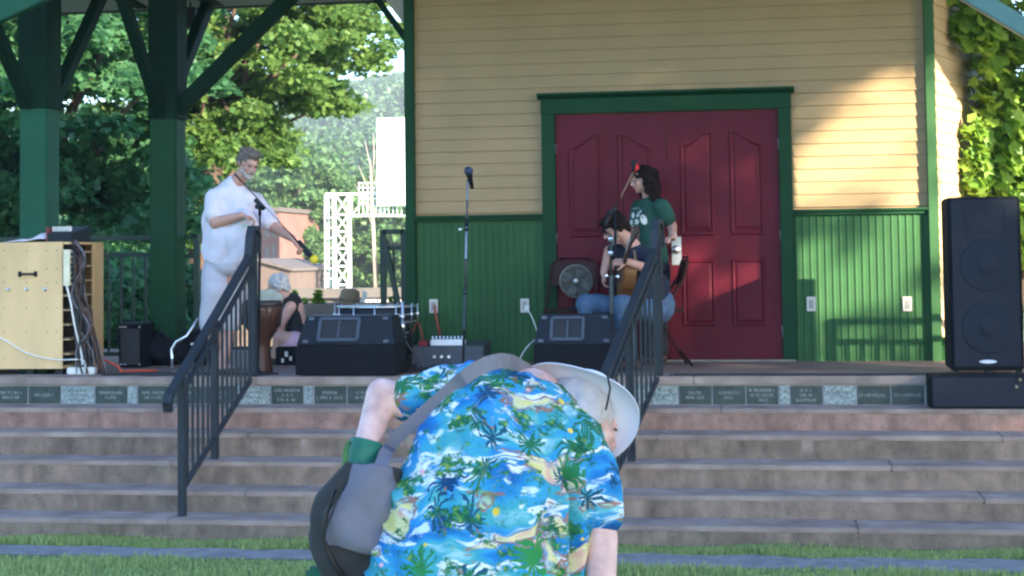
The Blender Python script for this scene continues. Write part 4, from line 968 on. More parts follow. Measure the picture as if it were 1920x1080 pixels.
MB_ = PY(783, 605, 13.7); cable('cable', 'brown cable bent in an inverted V beside the corner post', [V((PY(768, 640, 13.6).x, 13.6, .012)), PY(774, 626, 13.6), PY(782, 606, 13.6), PY(790, 622, 13.6), V((PY(797, 640, 13.6).x, 13.6, .012))], .008, mat('brown_orange_cable', (.30, .06, .035), .5))
c1 = PY(988, 578, W-.03); pg = thing('wall_plug', 'white plug in the outlet left of the dark red doors', 'plug', c1)
MB().box(c1.x-.02, c1.x+.02, W-.05, W-.013, c1.z-.02, c1.z+.025).build('plug_body', WHITEP, pg, bevel=.005)
cable('cable', 'white cable running from the wall plug to the guitar monitor', [c1+V((.01, -.02, -.01)), PY(994, 588, W-.05), PY(1002, 606, W-.06), PY(1012, 640, W-.1), PY(1006, 636, 13.3), PY(997, 642, 13.0), PY(985, 655, 12.9), PY(975, 672, 12.8), PY(968, 684, 12.7)], .006, WCB)
# main loudspeaker on its bass cabinet
Ys = 12.42; x0 = PY(1779, 500, Ys).x; x1_ = PY(1916, 500, Ys).x; zs0 = PY(1850, 695, Ys).z; zs1 = PY(1850, 369, Ys).z
sp = thing('loudspeaker', 'tall black two woofer loudspeaker at the right edge of the stage', 'loudspeaker', ((x0+x1_)/2, Ys+.25, .02))
NV = mat('navy_black_grille', (.014, .019, .031), .7, .15, 90, .2, bscale=500, spec=.2)
zs0 = max(zs0, .03)
MB().box(x0, x1_, Ys, Ys+.46, zs0, zs1).build('cabinet', BLK2, sp, bevel=.012)
MB().box(x0+.022, x1_-.022, Ys-.012, Ys-.0005, zs0+.03, zs1-.02).build('grille', NV, sp, bevel=.004)
cx_ = (x0+x1_)/2+.01; yg = Ys-.0125
def cone(py, r_, label=None):
    z = PY(1850, py, Ys).z
    MB().lathe((cx_, yg, z), (0, -1, 0), [(r_, 0), (r_, .0015), (r_*.95, .003), (r_*.5, .001), (r_*.33, .002), (r_*.30, .006), (r_*.18, .010), (0, .011)], 40).build('woofer', mat('faint_woofer', (.017, .0225, .036), .8, .1, 100, spec=.15), sp)
cone(497, .19); cone(614, .19)
zz0 = PY(1850, 436, Ys).z; zz1 = PY(1850, 384, Ys).z
for a_, b_, c_, d_ in ((cx_-.145, cx_-.13, zz0, zz1), (cx_+.13, cx_+.145, zz0, zz1), (cx_-.129, cx_+.129, zz0, zz0+.012), (cx_-.129, cx_+.129, zz1-.012, zz1)): MB().box(a_, b_, yg-.004, yg, c_, d_).build('horn_frame', mat('faint_woofer', (.017, .0225, .036), .8, .1, 100, spec=.15), sp)
lz = PY(1845, 678, Ys).z; MB().lathe((cx_-.01, yg, lz), (0, -1, 0), [(.062, 0), (.062, .003), (.058, .005)], 28, sx=1, sy=.22).build('oval_badge', mat('badge_silver_blue', (.55, .62, .85), .3, .1), sp)
MB().lathe((cx_-.01, yg-.0052, lz), (0, -1, 0), [(.048, 0), (.046, .0015)], 28, sx=1, sy=.14).build('badge_centre', WHITEP, sp)
for dx in (.04, .26, .48): MB().box(x0+dx-.02, x0+dx+.02, Ys+.03, Ys+.08, .0045, zs0).build('foot', DKRUB, sp)
Yw = F-.30; x0 = PY(1743, 730, Yw).x; x1_ = PY(1985, 730, Yw).x
sw = thing('bass_cabinet', 'long low black bass cabinet on the top step below the loudspeaker', 'bass cabinet', ((x0+x1_)/2, Yw+.12, LEV[1]))
zz = PY(1830, 704, Yw).z; MB().box(x0, x1_, Yw, F-.035, LEV[1]+.003, zz).build('cabinet', BLK2, sw, bevel=.006)
MB().box(x0+.02, x1_-.02, Yw-.008, Yw-.0005, LEV[1]+.018, zz-.015).build('grille', NV, sw)
for px in (1765, 1838): q = PY(px, 738, Yw-.01); MB().lathe((q.x, Yw-.009, q.z), (0, -1, 0), [(.008, 0), (.006, .003)], 8).build('screw', BLK, sw)
for px in (1905, 1912): q = PY(px, 725 if px < 1910 else 712, Yw-.01); MB().lathe((q.x, Yw-.009, q.z), (0, -1, 0), [(.012, 0), (.012, .02), (.006, .025)], 10).build('connector', mat('dull_brass', (.25, .22, .14), .5, metal=.6), sw)

# ------------------------------------------------------------------ microphone stands
def micball(m_name, c, r, t, ax):
    MB().ell(c, r, r, r, n=18, m=12).build('windscreen', m_name, t)
    ax = V(ax).normalized(); MB().tube([c-ax*r*.8, c-ax*(r+.05), c-ax*(r+.16)], [r*.75, r*.55, r*.4], 12).build('microphone_body', BLK, t)
NAVB = mat('navy_foam', (.018, .035, .085), .7, .2, 60, .3)
Ym = 12.95; b0 = PY(868, 690, Ym); b0.z = 0; tpp = PY(877, 340, Ym)
ms = thing('microphone_stand', 'straight chrome microphone stand with round navy head before the green wall', 'microphone stand', b0)
def lerpz(a, b, z): t = (z-a.z)/(b.z-a.z); return a.lerp(b, t)
za = PY(872, 545, Ym).z; zc = PY(874, 425, Ym).z
MB().tube([b0+V((0, 0, .02)), lerpz(b0, tpp, za)], .0105).build('lower_tube', mat('grey_tube', (.10, .12, .13), .35, metal=.6), ms)
MB().tube([lerpz(b0, tpp, za), lerpz(b0, tpp, zc)], .0095).build('chrome_tube', CHROME, ms)
MB().tube([lerpz(b0, tpp, za-.03), lerpz(b0, tpp, za+.03)], .014).build('collar', BLK, ms)
MB().tube([lerpz(b0, tpp, zc-.03), lerpz(b0, tpp, zc+.06)], .015).build('clutch', BLK, ms)
p = lerpz(b0, tpp, zc-.01); MB().tube([p, p+V((-.045, -.02, -.01))], .006).ell(p+V((-.05, -.02, -.012)), .016, .01, .012).build('clutch_knob', CHROME, ms)
MB().tube([lerpz(b0, tpp, zc+.06), tpp], .0085).build('upper_tube', CHROME, ms)
c = PY(880, 321, Ym); micball(NAVB, c+V((0, -.03, 0)), .037, ms, (.0, -.75, .65))
MB().tube([tpp, c+V((0, .04, -.03))], .012).build('mic_clip', BLK, ms)
MB().lathe(b0, (0, 0, 1), [(.13, 0), (.13, .012), (.05, .026), (.018, .03), (.018, .07)], 28).build('round_base', BLK, ms)
# boom stand with yellow windscreen (adjusted by the man in white)
Yb = 12.55; b0 = PY(483, 690, Yb); b0.z = 0; cl = PY(487, 383, Yb)
bm_ = thing('microphone_stand', 'black boom microphone stand with yellow windscreen held by the man in white', 'microphone stand', b0)
MB().tube([b0+V((0, 0, .02)), V((cl.x, cl.y, 1.0))], .011).build('lower_tube', BLK, bm_); MB().tube([V((cl.x, cl.y, 1.0)), cl], .008).build('upper_tube', BLK, bm_)
A = PY(440, 326, Yb-.03); B = PY(566, 462, Yb-.12)
MB().tube([A, B], .008).build('boom', BLK, bm_); d = (B-A).normalized(); 
MB().tube([A, A+d*.02], .012).build('boom_end', DKRUB, bm_)
MB().lathe(cl+V((0, -.03, -.02)), (0, -1, 0), [(.022, -.04), (.022, .03)], 14).tube([cl, cl+V((0, 0, -.09))], .013).bar(cl-d*.055, cl+d*.055, .03, .03).build('boom_clutch', BLK, bm_)
MB().tube([B-d*.02, B+d*.055], .014).bar(B+d*.03, B+d*.10, .035, .04).build('mic_clip', BLK, bm_)
micball(mat('yellow_foam', (.75, .58, .03), .7, .1, 60, .3), B+d*.145, .034, bm_, d+V((0, 0, -.1)))
MB().lathe(b0, (0, 0, 1), [(.12, 0), (.12, .012), (.05, .024), (.018, .03), (.018, .06)], 24).build('round_base', BLK, bm_)
# guitarist's stands
Yg = 12.86; b0 = PY(1147, 690, Yg); b0.z = 0
g1 = thing('microphone_stand', 'microphone stand with small microphone in front of the guitarist face', 'microphone stand', b0)
tp1 = PY(1145, 440, Yg)
MB().tube([b0+V((0, 0, .02)), V((tp1.x, tp1.y, .75))], .016).build('lower_tube', mat('dull_olive_tube', (.09, .10, .085), .4, metal=.4), g1); MB().tube([V((tp1.x, tp1.y, .75)), tp1], .010).build('upper_tube', mat('dull_olive_tube', (.09, .10, .085), .4, metal=.4), g1)
e1 = PY(1140, 396, Yg); MB().tube([tp1, PY(1134, 432, Yg), PY(1136, 420, Yg-.03)], .008).build('gooseneck', BLK, g1)
MB().tube([PY(1130, 436, Yg-.02), PY(1142, 402, Yg-.05)], [.014, .019]).build('microphone_body', BLK, g1)
MB().ell(PY(1143, 399, Yg-.05), .024, .024, .024).build('windscreen', BLK, g1)
for py in (449, 475): p = PY(1145, py, Yg); MB().tube([p+V((0, 0, -.015)), p+V((0, 0, .015))], .02).build('collar', CHROME, g1)
MB().lathe(b0, (0, 0, 1), [(.12, 0), (.12, .012), (.05, .024), (.018, .03), (.018, .06)], 24).build('round_base', BLK, g1)
p1 = PY(1146, 540, Yg+.02); 
for px, py in ((1137, 517), (1158, 519)): 
    q = PY(px, py, Yg); MB().tube([PY(1146, 520, Yg), q], .006).ell(q, .014, .012, .016).build('clamp', CHROME, g1)
Yg2 = 13.05; b0 = PY(1156, 690, Yg2); b0.z = 0; kn = PY(1153, 392, Yg2); en = PY(1187, 322, Yg2)
g2 = thing('microphone_stand', 'tall boom microphone stand reaching up to the standing woman', 'microphone stand', b0)
MB().tube([b0+V((0, 0, .02)), kn], .010).build('lower_tube', BLK, g2)
MB().tube([kn+(kn-en).normalized()*.12, en], .0085).build('boom', mat('brass_tinted_tube', (.42, .33, .22), .3, metal=.8), g2)
MB().lathe(kn+V((0, .02, 0)), (0, -1, 0), [(.02, 0), (.02, .04)], 12).build('boom_clutch', BLK, g2)
MB().tube([en, en+V((.005, 0, .05))], [.012, .018]).build('microphone_body', BLK, g2); MB().ell(en+V((.006, 0, .068)), .024, .024, .024).build('windscreen', BLK, g2)
MB().lathe(b0, (0, 0, 1), [(.12, 0), (.12, .012), (.05, .024), (.018, .03), (.018, .06)], 24).build('round_base', BLK, g2)

# ------------------------------------------------------------------ folding chairs and fan
def folding_chair(base, rz, label):
    t = thing('folding_chair', label, 'chair', base, 'brown metal folding chairs')
    def L(x, y, z): return V(base)+Matrix.Rotation(rz, 3, 'Z') @ V((x, y, z))
    for s in (-1, 1):
        MB().tube([L(s*.21, .22, .012), L(s*.21, .02, .44), L(s*.20, -.0+.17, .0+.0+.45)][:2]+[L(s*.20, -.10, .70), L(s*.20, -.14, .84)] if False else [L(s*.21, -.24, .012), L(s*.205, .02, .44), L(s*.20, .20, .72), L(s*.19, .23, .84), L(s*.12, .24, .88)], .012).build('leg', BROWNM, t)
        MB().tube([L(s*.18, .26, .012), L(s*.18, -.02, .40), L(s*.18, -.16, .455)], .012).build('leg', BROWNM, t)
    MB().tube([L(-.12, .24, .88), L(.12, .24, .88)], .012).build('top_bar', BROWNM, t)
    for y, z in ((.21, .10), (-.19, .10)): MB().tube([L(-.19, y, z), L(.19, y, z)], .008).build('stretcher', BROWNM, t)
    m = MB(); ax = Matrix.Rotation(rz, 3, 'Z')
    m.obox(L(0, .01, .457), ax @ V((.19, 0, 0)), ax @ V((0, .19, 0)), V((0, 0, .012))); m.build('seat', BROWNM, t, bevel=.008)
    MB().obox(L(0, .215, .755), ax @ V((.185, 0, 0)), ax @ V((0, .035, .115)).normalized()*.105, ax @ V((0, .008, -.002))).build('backrest', BROWNM, t, bevel=.006)
    return t
cb = PY(1068, 600, 13.62); folding_chair((cb.x, 13.62, 0), R(-4), 'empty brown folding chair behind the fan')
cg = PY(1232, 600, 13.45); folding_chair((cg.x, 13.45, 0), R(-80), 'brown folding chair the guitarist sits on')
fc = PY(1080, 527, 13.30); fr = 31/ (FPX/13.5)
fn = thing('desk_fan', 'round grey electric fan in front of the empty brown chair', 'fan', (fc.x, 13.42, .46))
FM = mat('grey_fan_plastic', (.10, .105, .105), .45)
m = MB(); c = V((fc.x, 13.30, fc.z)); ax = V((.12, -1, .05)).normalized(); X_, Y_, _ = frame(ax)
m.build
MB().lathe(c-ax*.06, ax, [(fr*.93, 0), (fr, .01), (fr, .05), (fr*.96, .06), (fr*.90, .058), (fr*.9, .0)], 36).build('fan_housing', mat('olive_grey_plastic', (.17, .17, .15), .45), fn)
m = MB()
for k in range(1, 9): 
    rr_ = fr*.94*k/9+.012; m.tube([c+(X_*math.cos(t)+Y_*math.sin(t))*rr_+ax*(.0+.02*(1-k/9)) for t in [i*math.pi/14 for i in range(29)]], .0022, 4, cap=False)
for k in range(16): t = k*math.pi/8; d_ = X_*math.cos(t)+Y_*math.sin(t); m.tube([c+d_*.02+ax*.02, c+d_*fr*.94], .0022, 4)
m.build('grille', FM, fn)
MB().lathe(c+ax*.015, ax, [(.022, 0), (.022, .01), (.0, .012)], 16).build('hub_badge', STEEL, fn)
for k in range(4):
    t = k*math.pi/2+.4; d_ = X_*math.cos(t)+Y_*math.sin(t); e_ = ax.cross(d_)
    MB().prism([c-ax*.035+d_*.015, c-ax*.03+d_*fr*.5+e_*.04, c-ax*.03+d_*fr*.85+e_*.02, c-ax*.03+d_*fr*.85-e_*.03, c-ax*.035+d_*fr*.4-e_*.035], ax*.003).build('blade', FM, fn)
MB().tube([c-ax*.06, c-ax*.06+V((0, 0, -.12)), V((c.x+.01, 13.40, .482))], .016).build('neck', BLK, fn)
MB().lathe((c.x, 13.42, .4705), (0, 0, 1), [(.09, 0), (.09, .012), (.03, .03)], 24).build('fan_base', BLK, fn)
# black box the old man sits on
y = 13.75; a = PY(516, 660, y).x; b = PY(600, 660, y).x
bx = thing('low_black_box', 'low black box seat under the old man with pale stickers', 'box', ((a+b)/2, y+.15, 0)); zb_ = PY(540, 650, y).z
MB().box(a, b, y, y+.35, .003, zb_).build('box_body', BLK2, bx, bevel=.01)
for px, py, ww in ((537, 664, .014), (530, 676, .011), (545, 672, .011)): q = PY(px, py, y); MB().box(q.x-ww, q.x+ww, y-.002, y-.0003, q.z-ww*1.6, q.z+ww*1.6).build('sticker', PLATE, bx)
# ------------------------------------------------------------------ people
def hand(mb, wrist, dirv, palm, thumb_side, curl=.5, k=1.0, splay=.12, rad=.0085):
    """palm + four bent fingers + thumb, as capsules; dirv = towards the fingers, palm = palm normal"""
    d = V(dirv).normalized(); n = (V(palm)-d*V(palm).dot(d)).normalized(); s = d.cross(n).normalized()*thumb_side
    w_ = V(wrist)
    for q in (-.026, -.009, .009, .026): mb.cap(w_+s*q*.6*k+d*.01, .014*k, w_+d*.085*k+s*q*k, .0125*k)
    for q, L in ((.027, .072), (.009, .082), (-.010, .076), (-.028, .058)):
        p = w_+d*.088*k+s*q*k; a = 0; dd = (d+s*q*splay*12*.3).normalized()
        for j, f in enumerate((.45, .32, .25)):
            a += curl*(.55 if j == 0 else .8); v = dd*math.cos(a)+n*math.sin(a); e = p+v*L*f*k
            mb.cap(p, rad*k*(1-.08*j), e, rad*k*(1-.08*(j+1)), n=8); p = e
    p = w_+d*.025*k+s*.028*k; v = (d*.65+s*.7+n*.35).normalized(); e = p+v*.042*k; mb.cap(p, .0115*k, e, .010*k, n=8)
    v2 = (d*.9+s*.1+n*.45).normalized(); mb.cap(e, .010*k, e+v2*.032*k, .0085*k, n=8)
def head(mb, c, fw, up, k=1.0):
    fw = V(fw).normalized(); up = V(up); up = (up-fw*up.dot(fw)).normalized(); rt = fw.cross(up); M = Matrix((rt, fw, up)).transposed(); c = V(c)
    P = lambda x, y, z: c+(rt*x+fw*y+up*z)*k
    mb.ell(P(0, -.012, .022), .074*k, .092*k, .088*k, M)                 # skull
    mb.ell(P(0, .018, -.028), .058*k, .068*k, .080*k, M)                 # face
    mb.ell(P(0, .050, -.088), .026*k, .026*k, .022*k, M); mb.cap(P(-.042, .0, -.062), .020*k, P(0, .055, -.088), .018*k); mb.cap(P(.042, .0, -.062), .020*k, P(0, .055, -.088), .018*k)
    mb.cap(P(-.03, .080, .020), .010*k, P(.03, .080, .020), .010*k)      # brow
    mb.cap(P(0, .086, .008), .007*k, P(0, .108, -.030), .011*k); mb.cap(P(-.011, .094, -.034), .008*k, P(.011, .094, -.034), .008*k)   # nose
    mb.ell(P(-.035, .066, -.025), .018*k, .014*k, .015*k, M); mb.ell(P(.035, .066, -.025), .018*k, .014*k, .015*k, M)              # cheeks
    mb.cap(P(-.018, .080, -.057), .008*k, P(.018, .080, -.057), .008*k)
    for s in (-1, 1): mb.ell(P(s*.074, -.012, -.008), .009*k, .019*k, .030*k, M); mb.ell(P(s*.078, -.018, .006), .008*k, .015*k, .016*k, M)
    return P, M
def face_parts(P, M, parent, k=1.0, lip=True, ek=1.0):
    for s in (-1, 1): MB().ell(P(s*.031, .080, .004), .0115*k*ek, .006*k, .0055*k*ek, M, n=10, m=6).build('eye', EYE, parent)
    if lip: MB().ell(P(0, .0885, -.056), .020*k, .005*k, .0045*k, M, n=10, m=6).build('mouth', LIP, parent)
def folds(a=.004, f=18, seed=0):
    def g(co):
        x, y, z = co[:, 0]*f+seed, co[:, 1]*f, co[:, 2]*f
        return a*(np.sin(x*.9+1.7*np.sin(z*.6+y*.5))*.6+np.sin(z*1.3+x*.7+1.3*np.sin(y*1.1+x*.4))*.4+.3*np.sin(2.3*x-1.9*z+y))
    return g
def hairn(a=.006, f=110):
    def g(co): return a*(np.sin(co[:, 0]*f+3*np.sin(co[:, 2]*f*.4))*np.sin(co[:, 1]*f*.8+2)+.5*np.sin(co[:, 2]*f*1.3+co[:, 0]*f*.5))
    return g

def cut_hem(o, p, n):     # trim cloth below a plane so that it ends in a clean hem
    bm = bmesh.new(); bm.from_mesh(o.data); bmesh.ops.bisect_plane(bm, geom=bm.verts[:]+bm.edges[:]+bm.faces[:], plane_co=p-wloc(o), plane_no=V(n).normalized(), clear_outer=True)
    bm.to_mesh(o.data); bm.free(); o.data.polygons.foreach_set('use_smooth', [True]*len(o.data.polygons))
    m = o.modifiers.new('s', 'SOLIDIFY'); m.thickness = .006; m.offset = -1
# ---- man in white adjusting the boom stand
YM = 12.75
def m_(px, py, dy=0): return PY(px, py, YM+dy)
base = m_(425, 690); base.z = 0
man = thing('person', 'bearded man in white tee shirt and white shorts reaching to the microphone boom', 'person', base)
hc = m_(466, 306, -.02); fw = V((.62, -.62, -.42)); up = V((.22, -.12, 1))
B = MB(); P, M = head(B, hc, fw, up, 1.0)
neck = m_(440, 345, .02); B.cap(neck, .062, hc+V((-.02, .02, -.04)), .055)
shR = m_(402, 372, -.02); shL = m_(478, 376, .18); elR = m_(404, 418, -.14); wrR = m_(452, 404, -.22); elL = m_(516, 428, .06); wrL = m_(548, 447, -.09)
pel = m_(425, 520, .05); B.cap(m_(435, 370, .06), .12, pel, .13)
B.cap(shR, .058, elR, .050).cap(elR, .050, wrR, .031); B.cap(shL, .056, elL, .046).cap(elL, .045, wrL, .030)
hand(B, wrR, wrL-wrR+V((.05, 0, .06)), (0, -.1, -1), -1, 1.15); hand(B, wrL, V((.42, -.1, -.45)), (-.5, .2, -.6), 1, .85)
hipR = m_(405, 530, -.04); hipL = m_(442, 532, .12); knR = m_(398, 615, -.02); knL = m_(432, 612, .06); anR = V((m_(404, 690, .03).x, YM+.06, .085)); anL = V((m_(421, 690, .08).x, YM+.02, .085))
anR = V((m_(403, 690).x, YM+.12, .085)); anL = V((m_(420, 690).x, YM-.02, .085))
B.cap(hipR, .085, knR, .060).cap(knR, .058, anR, .040); B.cap(hipL, .085, knL, .060).cap(knL, .058, anL, .040)
for a in (anR, anL): B.cap(a+V((-.03, .02, -.04)), .036, a+V((.14, -.07, -.052)), .028)
blob('body', B, SKIN, man, .0075, 3)
face_parts(P, M, man)
Hh = MB().ell(P(0, -.022, .045), .082, .095, .080, M).ell(P(0, .03, .088), .062, .055, .030, M).ell(P(0, -.085, -.01), .062, .03, .06, M)
for s in (-1, 1): Hh.ell(P(s*.072, -.035, .01), .018, .045, .045, M)
for i in range(26): t = i*2.4; q = .03+.05*random.random(); Hh.ell(P(math.cos(t)*q*1.1, math.sin(t)*q*1.1-.02, .108-.4*q*q*10), .020, .024, .013, M)
blob('hair', Hh, HAIRG, man, .006, 2, hairn())
Bd = MB().cap(P(-.05, .03, -.06), .020, P(0, .07, -.092), .024).cap(P(.05, .03, -.06), .020, P(0, .07, -.092), .024).cap(P(-.022, .090, -.046), .008, P(.022, .090, -.046), .008).ell(P(0, .068, -.098), .030, .026, .022, M)
blob('beard', Bd, mat('grey_beard', (.40, .36, .34), .8, .2, 60, .4), man, .005, 2, hairn(.003))
S = MB().cap(m_(434, 368, .06), .145, m_(432, 440, .02), .20, side=(1, 0, 0), flat=.85).cap(m_(432, 440, .0), .20, m_(424, 482, .02), .20, side=(1, 0, 0), flat=.85)
S.ell(m_(456, 440, -.06), .13, .12, .20).cap(m_(438, 349, .03), .082, m_(430, 372, .06), .14).ell(m_(415, 368, .02), .11, .11, .08).ell(m_(465, 375, .08), .10, .11, .09)
S.cap(shR+V((0, 0, -.01)), .088, shR.lerp(elR, .72)+V((0, 0, .01)), .088).cap(shL, .085, shL.lerp(elL, .75), .080).cap(shR, .085, shL, .085)
S.cap(m_(408, 395, -.02), .11, m_(396, 468, .0), .09).cap(m_(450, 440, -.06), .14, m_(452, 478, -.05), .12)
o = blob('tee_shirt', S, WSHIRT, man, .010, 5, folds(.013, 15))
cut_hem(o, m_(425, 498), V((-.30, 0, -1)))
pending_print = o
T_ = MB().ell(m_(432, 498, .0), .165, .15, .10).cap(m_(410, 500, .02), .130, hipR.lerp(knR, .3), .112).cap(m_(432, 500, .06), .130, hipL.lerp(knL, .3), .112).cap(hipR.lerp(knR, .2), .120, knR+V((0, 0, .03)), .100).cap(hipL.lerp(knL, .2), .115, knL+V((0, 0, .03)), .096)
blob('shorts', T_, WSHORT, man, .010, 5, folds(.006, 14, 4))
for a in (anR, anL): blob('shoe', MB().cap(a+V((-.04, .03, -.048)), .040, a+V((.15, -.075, -.056)), .034, flat=.9), SHOE, man, .008, 3)

# ---- seated guitarist
YG = 13.18
def g_m(px, py, dy=0): return PY(px, py, YG+dy)
gp_ = thing('person', 'seated bearded guitarist with dark hair, navy tee shirt and blue jeans playing guitar', 'person', V((g_m(1215, 690).x, YG, 0)))
hc = g_m(1152, 428, -.02); fw = V((-.88, -.30, -.52)); up = V((-.35, -.1, 1))
B = MB(); P, M = head(B, hc, fw, up, .98)
neck = g_m(1188, 462, .04); B.cap(neck, .062, hc+V((.03, .02, -.02)), .055)
shF = g_m(1182, 478, .20); shN = g_m(1222, 486, -.08); elF = g_m(1138, 495, .22); wrF = g_m(1131, 512, .02); elN = g_m(1226, 500, -.24)
elN = g_m(1228, 508, -.16); wrN = g_m(1176, 491, -.24)
pel = g_m(1232, 572, .04); B.cap(g_m(1205, 495, .05), .12, pel, .13)
elF = g_m(1137, 512, .18); wrF = g_m(1139, 480, .25)
# far (strumming) arm: shoulder - elbow low left - wrist
shF = g_m(1172, 476, .16); elF = g_m(1141, 505, .22)
B.cap(shF, .055, g_m(1144, 470, .16), .048).cap(g_m(1143, 470, .16), .046, g_m(1132, 512, .04), .030)
B.cap(shN, .058, elN, .050).cap(elN, .048, wrN, .030)
hand(B, g_m(1132, 510, .04), V((-.05, -.05, -1)), (1, 0, 0), 1, .9, .95); hand(B, wrN, V((-1, -.05, .0)), (0, .6, -.6), 1, 1.1)
hpN = g_m(1228, 582, -.08); hpF = g_m(1228, 580, .16); knN = g_m(1165, 572, -.16); knF = g_m(1098, 570, .05)
anN = V((g_m(1180, 600, -.1).x, YG-.14, .09)); anF = V((g_m(1118, 600).x, YG+.05, .09))
B.cap(hpN, .085, knN, .06).cap(knN, .058, anN, .04).cap(hpF, .085, knF, .06).cap(knF, .058, anF, .04)
blob('body', B, SKIN, gp_, .0075, 3); face_parts(P, M, gp_, .98)
Hh = MB().ell(P(0, -.022, .045), .084, .100, .082, M).ell(P(0, .035, .085), .065, .06, .032, M).ell(P(0, -.09, -.015), .07, .035, .065, M)
for s in (-1, 1): Hh.ell(P(s*.074, -.040, .01), .018, .05, .055, M)
for i in range(30): t = i*2.4; q = .03+.055*random.random(); Hh.ell(P(math.cos(t)*q*1.1, math.sin(t)*q*1.2-.02, .108-.4*q*q*10), .022, .024, .016, M)
blob('hair', Hh, HAIRD, gp_, .006, 2, hairn(.007))
blob('beard', MB().cap(P(-.052, .02, -.05), .018, P(0, .068, -.09), .024).cap(P(.052, .02, -.05), .018, P(0, .068, -.09), .024).ell(P(0, .066, -.098), .030, .026, .024, M), mat('greying_beard', (.20, .18, .17), .8, .3, 60, .4), gp_, .005, 2, hairn(.003))
for s in (-1, 1): MB().tube([P(s*.031+math.cos(t)*.022, .092, .004+math.sin(t)*.016) for t in [i*math.pi/8 for i in range(17)]], .0025, 6).tube([P(s*.052, .09, .006), P(s*.074, .0, .006)], .002, 5).build('glasses', BLK, gp_)
S = MB().cap(g_m(1196, 482, .05), .120, g_m(1222, 560, .03), .155, side=(0, 1, 0), flat=.8).cap(g_m(1190, 468, .05), .07, g_m(1200, 485, .05), .12)
S.cap(shN, .085, shN.lerp(elN, .7), .080).cap(shF, .08, g_m(1152, 472, .16), .070).cap(shN, .08, shF, .08).cap(g_m(1222, 540, 0), .15, g_m(1215, 562, 0), .15)
blob('tee_shirt', S, mat('dark_navy_tshirt', (.010, .014, .036), .9, .3, 6, .12, bscale=60), gp_, .010, 4, folds(.006, 18, 2))
J_ = MB().cap(pel, .15, hpN.lerp(knN, .2), .105).cap(pel+V((0, .1, 0)), .14, hpF.lerp(knF, .2), .105)
for h, k_, a in ((hpN, knN, anN), (hpF, knF, anF)): J_.cap(h, .105, k_, .082).cap(k_, .082, a+V((0, 0, .02)), .062)
blob('jeans', J_, JEANS, gp_, .010, 4, folds(.006, 20, 1))
for a in (anN, anF): blob('shoe', MB().cap(a+V((.04, 0, -.045)), .042, a+V((-.16, -.03, -.055)), .034), SHOE, gp_, .008, 3)
# guitar
gc_ = g_m(1172, 528, -.03)
gt_ = thing('guitar', 'amber sunburst acoustic guitar held upright against the guitarist', 'guitar', gc_)
dn = V((-.95, -.28, .05)).normalized(); al = V((-.10, -.62, .42)); al = (al-dn*al.dot(dn)).normalized(); sd_v = al.cross(dn)
out = []
for i in range(40):
    t = i*2*math.pi/40; y = math.cos(t); w_ = (.185-.045*y)*(1-.22*math.exp(-((y-.15)/.28)**2)); out.append((math.sin(t)*w_*1.0, y*.235))
prof = [gc_+sd_v*a+al*b-dn*.05 for a, b in out]
MB().prism(prof, dn*.10).build('guitar_body', mat('amber_sides', (.13, .055, .018), .25, .25, 5), gt_, bevel=.004)
MB().prism([gc_+sd_v*a*.96+al*b*.96+dn*.0505 for a, b in out], dn*.003).build('soundboard', mat('sunburst_top', (.20, .09, .03), .2, .3, 3), gt_)
MB().lathe(gc_+al*.06+dn*.0537, dn, [(.048, 0), (.048, .001)], 20).build('sound_hole', DKRUB, gt_)
MB().bar(gc_+al*.20+dn*.058, gc_+al*.56+dn*.055, .05, .022, up=dn).build('neck', mat('dark_neck_wood', (.07, .035, .02), .4), gt_)
MB().bar(gc_+al*.565+dn*.05, gc_+al*.70+dn*.03, .07, .018, up=dn).build('headstock', mat('dark_neck_wood', (.07, .035, .02), .4), gt_)
MB().bar(gc_-al*.12-sd_v*.05+dn*.056, gc_-al*.12+sd_v*.05+dn*.056, .02, .01).build('bridge', DKRUB, gt_)
for i in range(6): o_ = sd_v*(i-2.5)*.008; MB().tube([gc_-al*.12+o_+dn*.064, gc_+al*.58+o_*.8+dn*.068], .0009, 4).build('string', CHROME, gt_)
MB().tube([g_m(1189, 470, -.11), g_m(1192, 490, -.14), g_m(1186, 515, -.14), gc_+al*.2], .012).build('strap', mat('tan_strap', (.20, .13, .08), .8), gt_)

# ---- standing woman
YW_ = 13.72
def wm(px, py, dy=0): return PY(px, py, YW_+dy)
wo = thing('person', 'standing woman with dark curly hair, glasses, red hair flower and dark green printed tee shirt', 'person', V((wm(1222, 690).x, YW_, 0)))
hc = wm(1204, 338, -.03); fw = V((-.92, -.38, -.12)); up = V((-.05, 0, 1))
B = MB(); P, M = head(B, hc, fw, up, .93)
neck = wm(1217, 366, 0); B.cap(neck+V((0, 0, -.03)), .052, hc+V((.02, 0, -.03)), .047)
shN = wm(1240, 388, -.10); shF = wm(1198, 388, .12); elN = wm(1255, 432, -.05); wrN = wm(1262, 420, -.2)
elN = wm(1262, 440, -.06); wrN = wm(1263, 420, -.22)
B.cap(wm(1220, 395, 0), .10, wm(1222, 520, 0), .13)
B.cap(shN, .050, wm(1260, 424, -.04), .043).cap(wm(1260, 424, -.04), .042, wm(1262, 446, -.26), .028); hand(B, wm(1262, 446, -.26), V((-.25, -.6, .0)), (0, 0, -1), 1, .9, .85)
B.cap(shF, .048, wm(1192, 440, .15), .04).cap(wm(1192, 440, .15), .038, wm(1175, 455, .02), .026); hand(B, wm(1175, 455, .02), V((-1, -.3, 0)), (0, 0, -1), -1, .8, .85)
for dx, dy in ((-.03, -.08), (.05, .08)):
    h = wm(1222, 540, dy)+V((dx, 0, 0)); k_ = V((h.x, YW_+dy, .48)); a = V((h.x+.01, YW_+dy, .09)); B.cap(h, .085, k_, .058).cap(k_, .055, a, .036)
